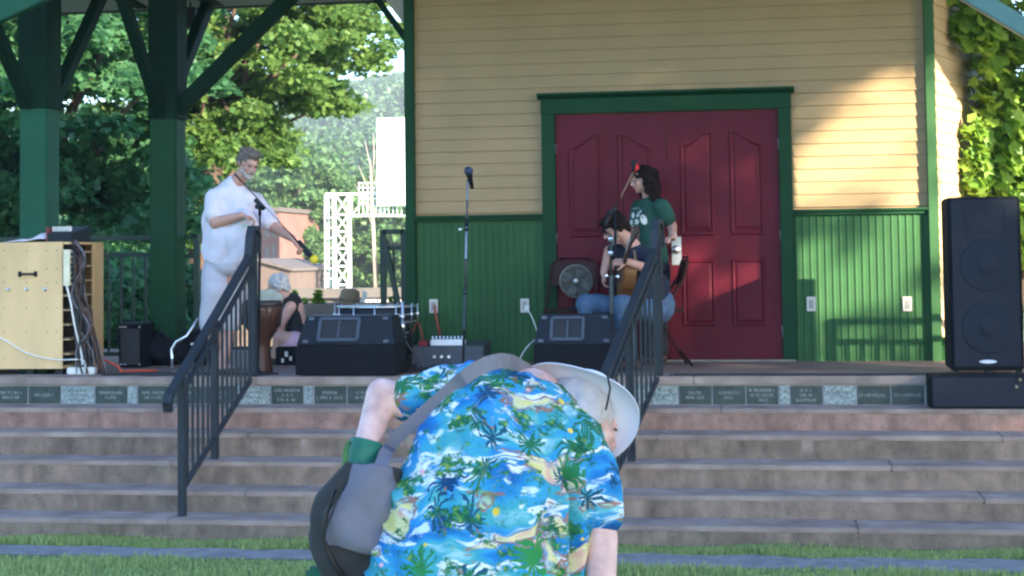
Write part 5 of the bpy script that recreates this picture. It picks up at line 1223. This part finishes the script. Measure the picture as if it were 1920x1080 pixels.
blob('body', B, SKIN, wo, .0075, 3); face_parts(P, M, wo, .93)
Hh = MB().ell(P(0, -.03, .045), .088, .098, .082, M).ell(P(0, -.09, -.03), .09, .06, .11, M).ell(P(.02, -.085, -.10), .09, .055, .06, M)
for s in (-1, 1): Hh.ell(P(s*.078, -.045, -.03), .03, .05, .10, M)
for i in range(70): t = i*2.4; z = -.19+.28*random.random(); Hh.ell(P(math.cos(t)*.092, -.07+math.sin(t)*.06, z), .026, .026, .03, M)
for s in (-1, 1): Hh.ell(P(s*.085, -.01, -.05), .022, .035, .10, M)
blob('hair', Hh, HAIRD, wo, .007, 2, hairn(.008, 90))
for s in (-1, 1): MB().tube([P(s*.031+math.cos(t)*.022, .09, .004+math.sin(t)*.016) for t in [i*math.pi/8 for i in range(17)]], .002, 6).tube([P(s*.052, .088, .006), P(s*.074, .0, .006)], .002, 5).build('glasses', STEEL, wo)
fl = MB(); fc_ = P(-.02, .055, .115)
for i in range(9): t = i*2*math.pi/6; q = .02 if i < 6 else .008; fl.ell(fc_+V((math.cos(t)*q, -.01, math.sin(t)*q)), .018, .014, .018, n=10, m=7)
blob('hair_flower', fl, mat('red_petals', (.62, .012, .02), .6, .2, 60), wo, .005, 1)
S = MB().cap(wm(1220, 392, 0), .115, wm(1222, 470, 0), .135, side=(0, 1, 0), flat=.85).cap(wm(1222, 470, 0), .135, wm(1224, 520, 0), .15).cap(shN, .072, wm(1250, 408, -.08), .072).cap(shF, .07, wm(1194, 415, .13), .07).cap(shN, .07, shF, .07).ell(wm(1205, 415, -.03), .08, .09, .08)
ts = blob('tee_shirt', S, DGT, wo, .009, 4, folds(.005, 20, 3))
def surf_pts(o, pts, off=.003):
    bm = bmesh.new(); bm.from_mesh(o.data); bv = BVHTree.FromBMesh(bm); bm.free(); L = wloc(o); r_ = []
    for px, py in pts:
        d = ray(px, py).normalized(); h = bv.ray_cast(CAM-L, d)
        if h[0] is None: h = (bv.find_nearest(CAM-L+d*((L-CAM).length))[0],)
        r_.append(h[0]+L-d*off)
    return r_
def patch(o, name, polys, m, parent, off=.003):
    q = MB()
    for poly in polys:
        n = len(poly); cx_ = sum(p[0] for p in poly)/n; cy_ = sum(p[1] for p in poly)/n; P_ = surf_pts(o, [(cx_, cy_)]+list(poly), off); b = len(q.v); q.v += P_
        for i in range(n): q.face([b, b+1+i, b+1+(i+1) % n])
    return q.build(name, m, parent)
def oval(cx_, cy_, a, b, rot=0, n=10): return [(cx_+a*math.cos(t)*math.cos(rot)-b*math.sin(t)*math.sin(rot), cy_+a*math.cos(t)*math.sin(rot)+b*math.sin(t)*math.cos(rot)) for t in [i*2*math.pi/n for i in range(n)]]
patch(ts, 'shirt_print', [oval(1207, 412, 6, 10, -.35), oval(1196, 402, 3, 5, .3), oval(1187, 404, 3, 6, 0), oval(1193, 416, 5, 5), oval(1184, 417, 2.5, 5), oval(1200, 396, 3, 3), oval(1182, 427, 3, 4)], mat('white_print', (.62, .64, .62), .8), ts)
patch(ts, 'shirt_print', [[(1186+i*3.4, 391-2.2*math.sin(i*.5)) for i in range(7)]+[(1206-i*3.4, 393.5-2.2*math.sin((6-i)*.5)) for i in range(7)]], mat('grey_green_print', (.25, .33, .30), .8), ts)
T_ = MB().cap(wm(1224, 505, 0), .15, wm(1222, 545, 0), .15)
for dx, dy in ((-.03, -.08), (.05, .08)):
    h = wm(1222, 540, dy)+V((dx, 0, 0)); T_.cap(h, .105, V((h.x, YW_+dy, .48)), .08).cap(V((h.x, YW_+dy, .48)), .08, V((h.x+.01, YW_+dy, .12)), .07)
blob('trousers', T_, mat('dark_trousers', (.02, .022, .03), .9), wo, .012, 4)
for dx, dy in ((-.03, -.08), (.05, .08)): a = V((wm(1222, 540, dy).x+dx, YW_+dy, .05)); blob('shoe', MB().cap(a+V((.03, 0, 0)), .042, a+V((-.15, -.02, -.01)), .034), SHOE, wo, .008, 3)
q = wm(1271, 427, -.3); MB().tube([wm(1262, 441, -.21), wm(1262, 443, -.225)], .034).build('bracelet', WHITEP, wo)

patch(pending_print, 'shirt_print', [oval(452, 392, 9, 1.6, -.2), oval(450, 400, 12, 1.5, .1), oval(455, 410, 7, 5, .3), oval(443, 418, 5, 4), oval(458, 424, 8, 3, -.3), oval(447, 432, 9, 1.5)], mat('faded_teal_print', (.46, .60, .64), .9), pending_print, .004)
# ---- old man behind the hand drum
YO = 14.0
def om(px, py, dy=0): return PY(px, py, YO+dy)
ol = thing('person', 'white haired old man in black vest and pink shorts sitting low behind the hand drum', 'person', V((om(548, 690).x, YO, 0)))
hc = om(520, 538, 0); fw = V((-.93, .12, -.38)); up = V((-.3, 0, 1))
B = MB(); P, M = head(B, hc, fw, up, .93)
B.cap(om(540, 562, 0), .055, hc+V((.02, 0, -.03)), .048).cap(om(550, 580, .03), .10, om(552, 632, .03), .125)
B.cap(om(545, 575, -.13), .05, om(524, 612, -.17), .04).cap(om(524, 612, -.17), .04, om(506, 585, -.14), .028); hand(B, om(506, 585, -.14), V((-.6, 0, .5)), (0, 0, -1), 1, .5, .9)
B.cap(om(545, 572, .15), .048, om(522, 600, .22), .04).cap(om(522, 600, .22), .04, om(500, 575, .15), .028); hand(B, om(500, 575, .15), V((-.6, 0, .5)), (0, 0, -1), -1, .5, .9)
for s in (-.12, .14): 
    h = om(550, 640, s); k_ = om(524, 634, s*1.6); a = V((om(520, 640, s).x, YO+s*1.5, .08)); B.cap(h, .085, k_, .06).cap(k_, .055, a, .038).cap(a+V((.02, 0, -.04)), .034, a+V((-.13, 0, -.05)), .027)
blob('body', B, mat('pink_skin', (.58, .34, .28), .5, .08, 10), ol, .008, 3); face_parts(P, M, ol, .93)  # pinker skin, his own even base tone
Hh = MB().ell(P(0, -.03, .040), .083, .095, .078, M).ell(P(0, -.085, -.02), .065, .035, .06, M)
for s in (-1, 1): Hh.ell(P(s*.074, -.045, .0), .018, .045, .055, M)
blob('hair', Hh, HAIRW, ol, .006, 2, hairn(.005))
S = MB().cap(om(549, 575, .03), .125, om(556, 632, .03), .150, side=(0, 1, 0), flat=.7).cap(om(541, 566, -.10), .05, om(542, 566, .14), .05)
blob('vest', S, mat('black_vest', (.012, .013, .018), .9), ol, .010, 4, folds(.005, 18))
T_ = MB().cap(om(556, 642, .03), .12, om(552, 644, .03), .12)
for s in (-.12, .14): T_.cap(om(552, 642, s), .10, om(530, 640, s*1.3), .075)
blob('shorts', T_, mat('pink_cotton', (.62, .40, .50), .9), ol, .010, 4)
for s in (-.12, .14): a = V((om(520, 640, s).x, YO+s*1.5, .03)); blob('shoe', MB().cap(a+V((.03, 0, .01)), .038, a+V((-.14, 0, .0)), .030), SHOE, ol, .008, 3)

# ---- man bending over in the foreground
DF = 3.87
def c_(px, py, dd=0): return PD(px, py, DF+dd)
fgz = gz(0, 3.6)
fm = thing('person', 'man bending over on the lawn in a blue tropical print shirt and white brimmed hat', 'person', V((c_(900, 900).x, c_(900, 900).y, fgz)))
EX = (CM @ V((1, 0, 0))); EY = (CM @ V((0, 1, 0))); EZ = (CM @ V((0, 0, -1)))    # right, up, away
def shirt_mat():
    m = bpy.data.materials.new('tropical_print_cotton'); m.use_nodes = True; n = m.node_tree.nodes; l = m.node_tree.links
    p = n['Principled BSDF']; p.inputs['Roughness'].default_value = .85; p.inputs['Specular IOR Level'].default_value = .2
    tc = n.new('ShaderNodeTexCoord')
    def mp(s, r=(0, 0, 0), loc=(0, 0, 0), src=None):
        q = n.new('ShaderNodeMapping'); q.inputs['Scale'].default_value = s; q.inputs['Rotation'].default_value = r; q.inputs['Location'].default_value = loc
        l.new(src or tc.outputs['Object'], q.inputs[0]); return q.outputs[0]
    def noise(sc_, det, vec, dist=0, rough=.5):
        o = n.new('ShaderNodeTexNoise'); o.inputs['Scale'].default_value = sc_; o.inputs['Detail'].default_value = det; o.inputs['Distortion'].default_value = dist
        o.inputs['Roughness'].default_value = rough; l.new(vec, o.inputs[0]); return o.outputs[0]
    def ramp(src, st, interp='LINEAR'):
        r = n.new('ShaderNodeValToRGB'); r.color_ramp.interpolation = interp; e = r.color_ramp.elements
        while len(e) < len(st): e.new(.5)
        for i, (po, c) in enumerate(st): e[i].position = po; e[i].color = (*c, 1) if len(c) == 3 else c
        l.new(src, r.inputs[0]); return r.outputs[0]
    def mix(f, a, b, bt='MIX'):
        o = n.new('ShaderNodeMixRGB'); o.blend_type = bt
        for i, x in ((0, f), (1, a), (2, b)):
            if isinstance(x, (int, float)): o.inputs[i].default_value = x
            elif isinstance(x, tuple): o.inputs[i].default_value = (*x, 1)
            else: l.new(x, o.inputs[i])
        return o.outputs[0]
    def math_(op, a, b=0, c=0):
        o = n.new('ShaderNodeMath'); o.operation = op
        for i, x in enumerate((a, b, c)):
            if isinstance(x, (int, float)): o.inputs[i].default_value = x
            else: l.new(x, o.inputs[i])
        return o.outputs[0]
    k = (0, 0, 0); W_ = (1, 1, 1)
    # wavy warp
    wn_ = n.new('ShaderNodeTexNoise'); wn_.inputs['Scale'].default_value = 5; wn_.inputs['Detail'].default_value = 2; l.new(tc.outputs['Object'], wn_.inputs[0])
    vm = n.new('ShaderNodeVectorMath'); vm.operation = 'SUBTRACT'; l.new(wn_.outputs['Color'], vm.inputs[0]); vm.inputs[1].default_value = (.5, .5, .5)
    vs = n.new('ShaderNodeVectorMath'); vs.operation = 'SCALE'; l.new(vm.outputs[0], vs.inputs[0]); vs.inputs['Scale'].default_value = .22
    va = n.new('ShaderNodeVectorMath'); va.operation = 'ADD'; l.new(tc.outputs['Object'], va.inputs[0]); l.new(vs.outputs[0], va.inputs[1]); wv = va.outputs[0]
    sea = ramp(noise(6.5, 5, mp((1, 1, 2.1), (0, .55, 0), src=wv)), [(.28, (.006, .08, .30)), (.42, (.015, .19, .48)), (.52, (.04, .31, .54)), (.60, (.06, .36, .40)), (.68, (.28, .54, .62))])
    band = mp((1.0, 1.0, 3.6), (0, .6, 0), (2, 0, 1), wv)
    foam = ramp(noise(6.5, 6, band, 0, .55), [(.545, k), (.585, W_), (.63, W_), (.66, k)])
    foam2 = ramp(noise(13, 4, mp((1, 1, 3.2), (0, .5, 0), (5, 1, 3), wv)), [(.60, k), (.66, W_)])
    sand = ramp(noise(4.4, 4, mp((1.0, 1, 2.8), (0, .65, 0), (7, 3, 0), wv)), [(.60, k), (.63, W_)])
    sandc = ramp(noise(14, 3, wv), [(.35, (.62, .56, .20)), (.5, (.66, .62, .36)), (.62, (.62, .34, .30)), (.75, (.70, .66, .62))])
    col_ = mix(foam2, sea, (.55, .70, .78)); col_ = mix(foam, col_, (.72, .78, .86)); col_ = mix(sand, col_, sandc)
    # dark edge of the islands
    rim = ramp(noise(4.4, 4, mp((1.0, 1, 2.8), (0, .65, 0), (7, 3, 0), wv)), [(.575, k), (.588, W_), (.60, W_), (.607, k)])
    col_ = mix(rim, col_, (.30, .16, .13))
    # palms: bursts of fronds round voronoi points
    def palms(scale, off, thr, nf, cA, cB, base, rot=0.0, keep=.5):
        v = n.new('ShaderNodeTexVoronoi'); v.feature = 'F1'; v.voronoi_dimensions = '2D'; v.inputs['Scale'].default_value = 1; v.inputs['Randomness'].default_value = .8
        # project along the view of the back: x and z of the cloth
        s = n.new('ShaderNodeSeparateXYZ'); l.new(wv, s.inputs[0]); cb = n.new('ShaderNodeCombineXYZ')
        l.new(math_('MULTIPLY_ADD', s.outputs[0], scale, off), cb.inputs[0]); l.new(math_('MULTIPLY_ADD', s.outputs[2], scale, off*1.7), cb.inputs[1])
        l.new(cb.outputs[0], v.inputs['Vector'])
        df = n.new('ShaderNodeVectorMath'); df.operation = 'SUBTRACT'; l.new(cb.outputs[0], df.inputs[0]); l.new(v.outputs['Position'], df.inputs[1])
        ss = n.new('ShaderNodeSeparateXYZ'); l.new(df.outputs[0], ss.inputs[0])
        ang = math_('ARCTAN2', ss.outputs[1], ss.outputs[0]); r = v.outputs['Distance']
        jit = noise(40, 2, tc.outputs['Object'])
        spoke = math_('SINE', math_('MULTIPLY_ADD', ang, nf, math_('MULTIPLY', jit, 9.0)))
        lim = math_('MULTIPLY_ADD', spoke, .17, math_('MULTIPLY_ADD', noise(22, 3, tc.outputs['Object']), .34, .09))     # frond length by angle
        inside = math_('LESS_THAN', r, lim)
        sepc = n.new('ShaderNodeSeparateColor'); l.new(v.outputs['Color'], sepc.inputs[0])
        sel = math_('LESS_THAN', sepc.outputs[0], keep); f = math_('MULTIPLY', inside, sel)
        trunk = math_('MULTIPLY', math_('LESS_THAN', math_('ABSOLUTE', math_('MULTIPLY_ADD', ss.outputs[1], .25, ss.outputs[0])), .022), math_('MULTIPLY', math_('LESS_THAN', ss.outputs[1], 0), math_('GREATER_THAN', ss.outputs[1], -.48)))
        out = mix(math_('MULTIPLY', trunk, sel), base, (.22, .15, .08))
        return mix(f, out, mix(sepc.outputs[1], cA, cB))
    col_ = palms(8.8, 3.3, .3, 11, (.02, .13, .07), (.03, .24, .07), col_, keep=.34)
    col_ = palms(12.5, 11.1, .3, 9, (.008, .06, .17), (.015, .10, .12), col_, keep=.30)
    bush = ramp(noise(9, 7, mp((1, 1, 1.6), (0, .5, 0), loc=(1, 9, 4)), 0, .8), [(.53, k), (.56, W_)])
    bushc = ramp(noise(60, 2, tc.outputs['Object']), [(.35, (.01, .09, .06)), (.55, (.03, .20, .06)), (.7, (.30, .38, .06))])
    col_ = mix(bush, col_, bushc)
    # small flowers and flecks
    vf = n.new('ShaderNodeTexVoronoi'); vf.inputs['Scale'].default_value = 26; l.new(tc.outputs['Object'], vf.inputs['Vector'])
    sf = n.new('ShaderNodeSeparateColor'); l.new(vf.outputs['Color'], sf.inputs[0])
    fl_ = math_('MULTIPLY', math_('LESS_THAN', vf.outputs['Distance'], .26), math_('LESS_THAN', sf.outputs[0], .09))
    col_ = mix(fl_, col_, mix(math_('LESS_THAN', sf.outputs[1], .5), (.75, .55, .08), (.72, .42, .45)))
    l.new(col_, p.inputs['Base Color'])
    nb = noise(260, 2, tc.outputs['Object']); nb2 = noise(14, 4, mp((1, 1, .6)))
    bp = n.new('ShaderNodeBump'); bp.inputs['Strength'].default_value = .35; bp.inputs['Distance'].default_value = .012; l.new(math_('MULTIPLY_ADD', nb, .06, nb2), bp.inputs['Height']); l.new(bp.outputs[0], p.inputs['Normal'])
    return m
HAW = shirt_mat()
rings = [ # px, py, half width px, half depth m, depth offset, tilt direction
 (893, 1150, 232, .165, .02), (903, 1090, 226, .165, .03), (917, 1030, 214, .160, .06), (936, 965, 206, .155, .10), (952, 900, 196, .150, .15), (966, 845, 190, .148, .20),
 (976, 795, 176, .140, .26), (988, 750, 152, .125, .32), (998, 716, 112, .10, .36), (1004, 698, 60, .06, .38)]
S = MB(); NS = 40; wd = V((.965, .262))
for (px, py, hw, hd, dd) in rings:
    for k in range(NS):
        t = 2*math.pi*k/NS; cx_ = math.copysign(abs(math.cos(t))**.85, math.cos(t)); sy_ = math.sin(t)
        q = PD(px+wd.x*hw*cx_, py+wd.y*hw*cx_, DF+dd+.06*cx_*cx_+hd*sy_)
        S.v.append(q)
for i in range(len(rings)-1):
    for k in range(NS): S.face([i*NS+k, i*NS+(k+1) % NS, (i+1)*NS+(k+1) % NS, (i+1)*NS+k], 0, True)
S.face(list(range(NS))[::-1]); S.face([(len(rings)-1)*NS+k for k in range(NS)])
# sleeves
def px_r(r): return r*DF/FPX
shl = c_(838, 742, .34); opl = c_(762, 756, .30)
S.cap(shl, .072, opl, .060, side=EY, flat=1.05).cap(c_(900, 735, .34), .075, shl, .07)
shr = c_(1098, 862, .22); opr = c_(1116, 968, .12)
S.cap(shr, .076, opr, .056).cap(c_(1070, 820, .27), .085, shr, .078)
def shirt_disp(co):
    p = co; x = p[:, 0]; z = p[:, 2]; u = x*.9+z*.35; w_ = z-x*.4
    r1 = np.sin(u*15+2.6*np.sin(z*6)+1); r2 = np.sin(u*27+z*14+2.0*np.sin(z*9+x*5)); d = .012*np.sign(r1)*np.abs(r1)**.6*np.abs(r1)+.012*(1-np.abs(r2))**2.2-.003+.003*np.sin(w_*48+3*np.sin(u*9))
    wx = p+np.array(wloc(fm))-np.array(CAM); dz_ = wx@np.array(EZ); X_ = 960+FPX*(wx@np.array(EX))/dz_; Y_ = CYP-FPX*(wx@np.array(EY))/dz_
    front = (dz_ < DF+.30)
    def crease(x0, y0, x1, y1, w0, dep, bow=0):
        t = np.clip((Y_-y0)/(y1-y0), -.2, 1.2); xl = x0+(x1-x0)*t+bow*np.sin(np.pi*np.clip(t, 0, 1)); e = np.clip(t*5, 0, 1)*np.clip((1.08-t)*5, 0, 1)
        q = (X_-xl)/w0; return (-dep*np.exp(-q*q)+dep*.45*np.exp(-(q-1.8)**2)+dep*.3*np.exp(-(q+1.9)**2))*e*front
    d = d+crease(1050, 850, 1078, 1090, 8, .034, 12)+crease(900, 700, 820, 1050, 13, .012, -15)+crease(1000, 740, 1010, 1080, 13, .012, 30)+crease(1090, 800, 1010, 1000, 11, .011, 10)+crease(830, 800, 740, 1040, 11, .012, 5)
    d = d+crease(930, 900, 960, 1090, 10, .010, -10)
    return d
sh_o = blob('tropical_shirt', S, HAW, fm, .0065, 5, shirt_disp)
# crease lines between back and right sleeve: dark narrow pleat as real fold
B = MB()
B.cap(shl, .050, opl, .046); elb = c_(716, 738, .30); wrl = c_(684, 838, .20)
B.cap(opl+EX*.01, .045, elb, .039).cap(elb, .040, c_(706, 778, .27), .039).cap(c_(706, 780, .27), .039, wrl, .030)
hand(B, c_(676, 892, .18), c_(662, 960, .18)-c_(676, 892, .18), EX, 1, .7); B.cap(wrl, .031, c_(676, 892, .18), .027)
B.cap(shr, .05, opr, .046); elr = c_(1124, 1010, .10); wrr = c_(1128, 1180, -.02); B.cap(opr, .046, elr, .046).cap(elr, .045, wrr, .032)
hand(B, wrr, c_(1126, 1260, -.02)-wrr, EX, -1, .6)
# head seen from behind, face turned to the right and down
hc = c_(1100, 794, .42); fw = (EX*.84-EY*.45+EZ*.30).normalized(); up = (EX*.42+EY*.55+EZ*.62).normalized()
P, M = head(B, hc, fw, up, .90); B.cap(c_(1020, 785, .36), .060, hc-up*.05, .058)
# trunk and legs
B.cap(c_(990, 760, .40), .10, c_(900, 1060, .10), .14)
hipc = c_(895, 1130, .12)
for s in (-1, 1):
    h = hipc+V((s*.11, .02, -.02)); kn = V((h.x+s*.03, h.y-.06, (h.z+fgz)/2+.05)); an = V((h.x+s*.05, h.y+.02, fgz+.09)); B.cap(h, .10, kn, .065).cap(kn, .062, an, .042).cap(an+V((0, -.03, -.04)), .036, an+V((0, .16, -.055)), .028)
blob('body', B, SKINP, fm, .007, 3)
face_parts(P, M, fm, .9, True, .55)
Hh = MB().ell(P(0, -.028, .040), .082, .095, .082, M).ell(P(0, -.082, -.03), .064, .038, .065, M).ell(P(0, -.075, -.075), .05, .03, .03, M)
for s in (-1, 1): Hh.ell(P(s*.073, -.040, -.005), .018, .045, .055, M)
blob('hair', Hh, mat('soft_white_hair', (.50, .48, .53), .9, .08, 40, .2, bscale=160), fm, .005, 3, hairn(.0015, 150))
blob('beard', MB().cap(P(-.052, .02, -.05), .016, P(0, .068, -.09), .022).cap(P(.052, .02, -.05), .016, P(0, .068, -.09), .022), HAIRW, fm, .005, 2, hairn(.003))
# hat: wavy brim seen from below, crown on the far side of the head
HW = mat('white_hat_cloth', (.80, .77, .84), .85, .03, 6, .1, bscale=120)
hcn = c_(1080, 762, .46); rr_ = [(.0, 0), (.075, .0), (.078, -.004), (.110, -.006), (.145, -.022), (.165, -.045), (.168, -.048), (.166, -.040), (.145, -.014), (.110, .002), (.084, .006), (.080, .05), (.07, .10), (.045, .125), (0, .13)]
hn = (EZ*.86+EX*.36+EY*.30).normalized(); e1 = (EX-hn*EX.dot(hn)).normalized(); e2 = hn.cross(e1)
if e2.dot(EY) < 0: e2 = -e2
Hm = MB(); NB = 56
for r, h in rr_:
    for k in range(NB):
        t = 2*math.pi*k/NB; wv_ = 1+.05*math.sin(2*t+.6); hh = h + (.016*math.sin(2*t+2.2)+.010*math.sin(3*t+.5))*(r/.165)**2*(1 if r > .1 and abs(h) < .06 else 0)
        Hm.v.append(hcn+e1*math.cos(t)*r*wv_*1.06+e2*math.sin(t)*r*wv_*.92+hn*hh)
for i in range(len(rr_)-1):
    for k in range(NB): Hm.face([i*NB+k, i*NB+(k+1) % NB, (i+1)*NB+(k+1) % NB, (i+1)*NB+k], 0, True)
Hm.build('hat', HW, fm)
# chin cord
MB().tube([c_(1127, 690, .32), c_(1139, 705, .30), c_(1144, 728, .29), c_(1140, 750, .30), c_(1136, 768, .33)], .0028, 6).build('hat_cord', BLK, fm)
# trousers and shoes (below the frame)
T_ = MB().cap(hipc+V((0, .02, .03)), .165, hipc+V((0, .02, -.03)), .165)
for s in (-1, 1):
    h = hipc+V((s*.11, .02, -.02)); kn = V((h.x+s*.03, h.y-.06, (h.z+fgz)/2+.05)); an = V((h.x+s*.05, h.y+.02, fgz+.09)); T_.cap(h, .125, kn, .09).cap(kn, .09, an+V((0, 0, .03)), .075)
    blob('shoe', MB().cap(an+V((0, -.04, -.045)), .044, an+V((0, .18, -.055)), .036), SHOE, fm, .009, 3)
T_.cap(c_(745, 1075, .2), .05, hipc, .12)
blob('trousers', T_, KHAKI, fm, .012, 4, folds(.006, 14))
# green wrist wrap
wm_ = MB(); a = c_(688, 826, .205); b = c_(668, 905, .175); d = (b-a).normalized(); L = (b-a).length
wm_.lathe(a, d, [(.036, 0), (.041, .003), (.0405, L*.35), (.039, L*.45), (.041, L*.55), (.043, L), (.038, L+.001)], 26); wm_.build('wrist_wrap', mat('green_wrap', (.012, .15, .10), .6, .2, 12, .1), fm)
MB().tube([c_(655, 828, .15), c_(648, 845, .14), c_(646, 880, .14), c_(640, 915, .14)], .007, 6).build('wrap_tie', mat('green_tie', (.05, .16, .04), .7), fm)
# shoulder bag
BAGG = mat('grey_canvas', (.15, .15, .195), .85, .12, 8, .25, bscale=250); BAGD = mat('dark_canvas', (.030, .030, .032), .9, .25, 8, .25, bscale=250)
bg_ = thing('shoulder_bag', 'grey canvas shoulder bag with dark lower panel hanging at the bending man side', 'bag', c_(655, 1000, .12))
m = MB()
Rg = [(700, 872, 52, .03), (686, 900, 62, .045), (672, 940, 76, .06), (662, 985, 84, .07), (664, 1020, 86, .072), (672, 1060, 84, .07), (684, 1110, 76, .06), (690, 1150, 60, .045)]
def loft(m, Rg, dep, n=28, sq=.7, sl=.18):
    b = len(m.v)
    for (px, py, hw, hd) in Rg:
        for k in range(n):
            t = 2*math.pi*k/n; cx_ = math.copysign(abs(math.cos(t))**sq, math.cos(t)); sy_ = math.copysign(abs(math.sin(t))**sq, math.sin(t))
            m.v.append(PD(px+hw*cx_, py+hw*cx_*sl, DF+dep+hd*sy_))
    for i in range(len(Rg)-1):
        for k in range(n): m.face([b+i*n+k, b+i*n+(k+1) % n, b+(i+1)*n+(k+1) % n, b+(i+1)*n+k], 0, True)
    m.face([b+k for k in range(n)][::-1]); m.face([b+(len(Rg)-1)*n+k for k in range(n)])
loft(m, Rg, .12, sq=.8)
blob('bag_body', m, BAGD, bg_, .006, 4, lambda co: .004*np.sin(co[:, 0]*30+co[:, 2]*24+2*np.sin(co[:, 2]*17)))
m = MB(); loft(m, [(698, 872, 40, .036), (694, 900, 52, .052), (686, 940, 64, .070), (676, 985, 74, .081), (672, 1018, 78, .086), (672, 1036, 76, .082)], .112, sq=.9)
blob('bag_flap', m, BAGG, bg_, .006, 3, lambda co: .005*np.sin(co[:, 0]*38+co[:, 2]*20+2*np.sin(co[:, 2]*15))+.004*np.abs(np.sin(co[:, 2]*26-co[:, 0]*30))-.002)
MB().tube([c_(628, 918, .05), c_(612, 960, .04), c_(606, 1010, .04), c_(622, 1050, .04), c_(650, 1090, .04)], .006, 6).build('piping', DKRUB, bg_)
m = MB(); loft(m, [(612, 930, 10, .05), (603, 965, 16, .06), (600, 1010, 17, .065), (612, 1050, 16, .065), (640, 1090, 20, .06)], .14, sq=.8); blob('side_gusset', m, BAGD, bg_, .006, 3)
MB().box(*(lambda q: (q.x-.05, q.x+.03, q.y-.02, q.y+.02, q.z-.06, q.z+.03))(c_(612, 1085, .25))).build('side_pocket', mat('green_pocket', (.015, .12, .07), .8), bg_, bevel=.01)
for off in (0, 7): MB().tube([c_(648-off*.3+(0), 905+off, .04), c_(628, 945+off, .025), c_(612, 985+off, .02), c_(606, 1012+off, .02)], .0016, 4).build('stitching', BAGD, bg_)
# strap ribbon following the shirt surface
bm = bmesh.new(); bm.from_mesh(sh_o.data); bv = BVHTree.FromBMesh(bm); bm.free(); L0 = wloc(sh_o)
def on_shirt(px, py, off, fallback):
    d = ray(px, py).normalized(); h = bv.ray_cast(CAM-L0, d)
    if h[0] is None: return c_(px, py, fallback)
    return h[0]+L0-d*off
ctr = [(712, 880, 15), (722, 852, 15), (742, 822, 15), (772, 795, 15), (805, 765, 15), (835, 738, 15), (862, 714, 16), (890, 694, 17), (915, 682, 18), (940, 676, 17), (960, 679, 17), (985, 694, 16), (1008, 716, 14)]
pts = []; P2 = []
for i in range(len(ctr)-1):
    for k in range(4): t = k/4; P2.append(tuple(ctr[i][j]*(1-t)+ctr[i+1][j]*t for j in range(3)))
P2.append(ctr[-1]); deps = []
prev = .06
edges = []
for i, (px, py, hw) in enumerate(P2):
    a = P2[max(0, i-1)]; b = P2[min(len(P2)-1, i+1)]; tx, ty = b[0]-a[0], b[1]-a[1]; q = math.hypot(tx, ty); nx, ny = ty/q, -tx/q
    d = ray(px, py).normalized(); h = bv.ray_cast(CAM-L0, d); dep = ((h[0]+L0-CAM).dot(EZ)) if h[0] is not None else None
    deps.append(dep); hw *= .84; edges.append((px+nx*hw, py+ny*hw, px-nx*hw, py-ny*hw))
known = [i for i, d in enumerate(deps) if d is not None]
for i in range(len(deps)):
    if deps[i] is None: j = min(known, key=lambda k: abs(k-i)); deps[i] = deps[j]+(0 if j > i else .02)
sm_ = [min(deps[max(0, i-3):i+4])-(.03 if i > 24 else 0) for i in range(len(deps))]
for _ in range(4): sm_ = [min(sm_[i], sum(sm_[max(0, i-1):i+2])/len(sm_[max(0, i-1):i+2])) for i in range(len(sm_))]
for i in range(34, len(sm_)): sm_[i] = max(sm_[i], sm_[33]+.012*(i-33))
for i in range(len(sm_)):
    if i < 6: sm_[i] = min(sm_[i], DF+.10+.02*i)
m = MB()
for (x0, y0, x1, y1), d in zip(edges, sm_): m.v += [PD(x0, y0, d-.020), PD(x1, y1, d-.020), PD(x1, y1, d-.014), PD(x0, y0, d-.014)]
for i in range(len(sm_)-1):
    for j in range(4): m.face([4*i+j, 4*i+(j+1) % 4, 4*i+4+(j+1) % 4, 4*i+4+j], 0, False)
m.build('strap', mat('grey_webbing', (.17, .17, .215), .8, .08, 8, .2, bscale=300), bg_)
q = sm_[22];
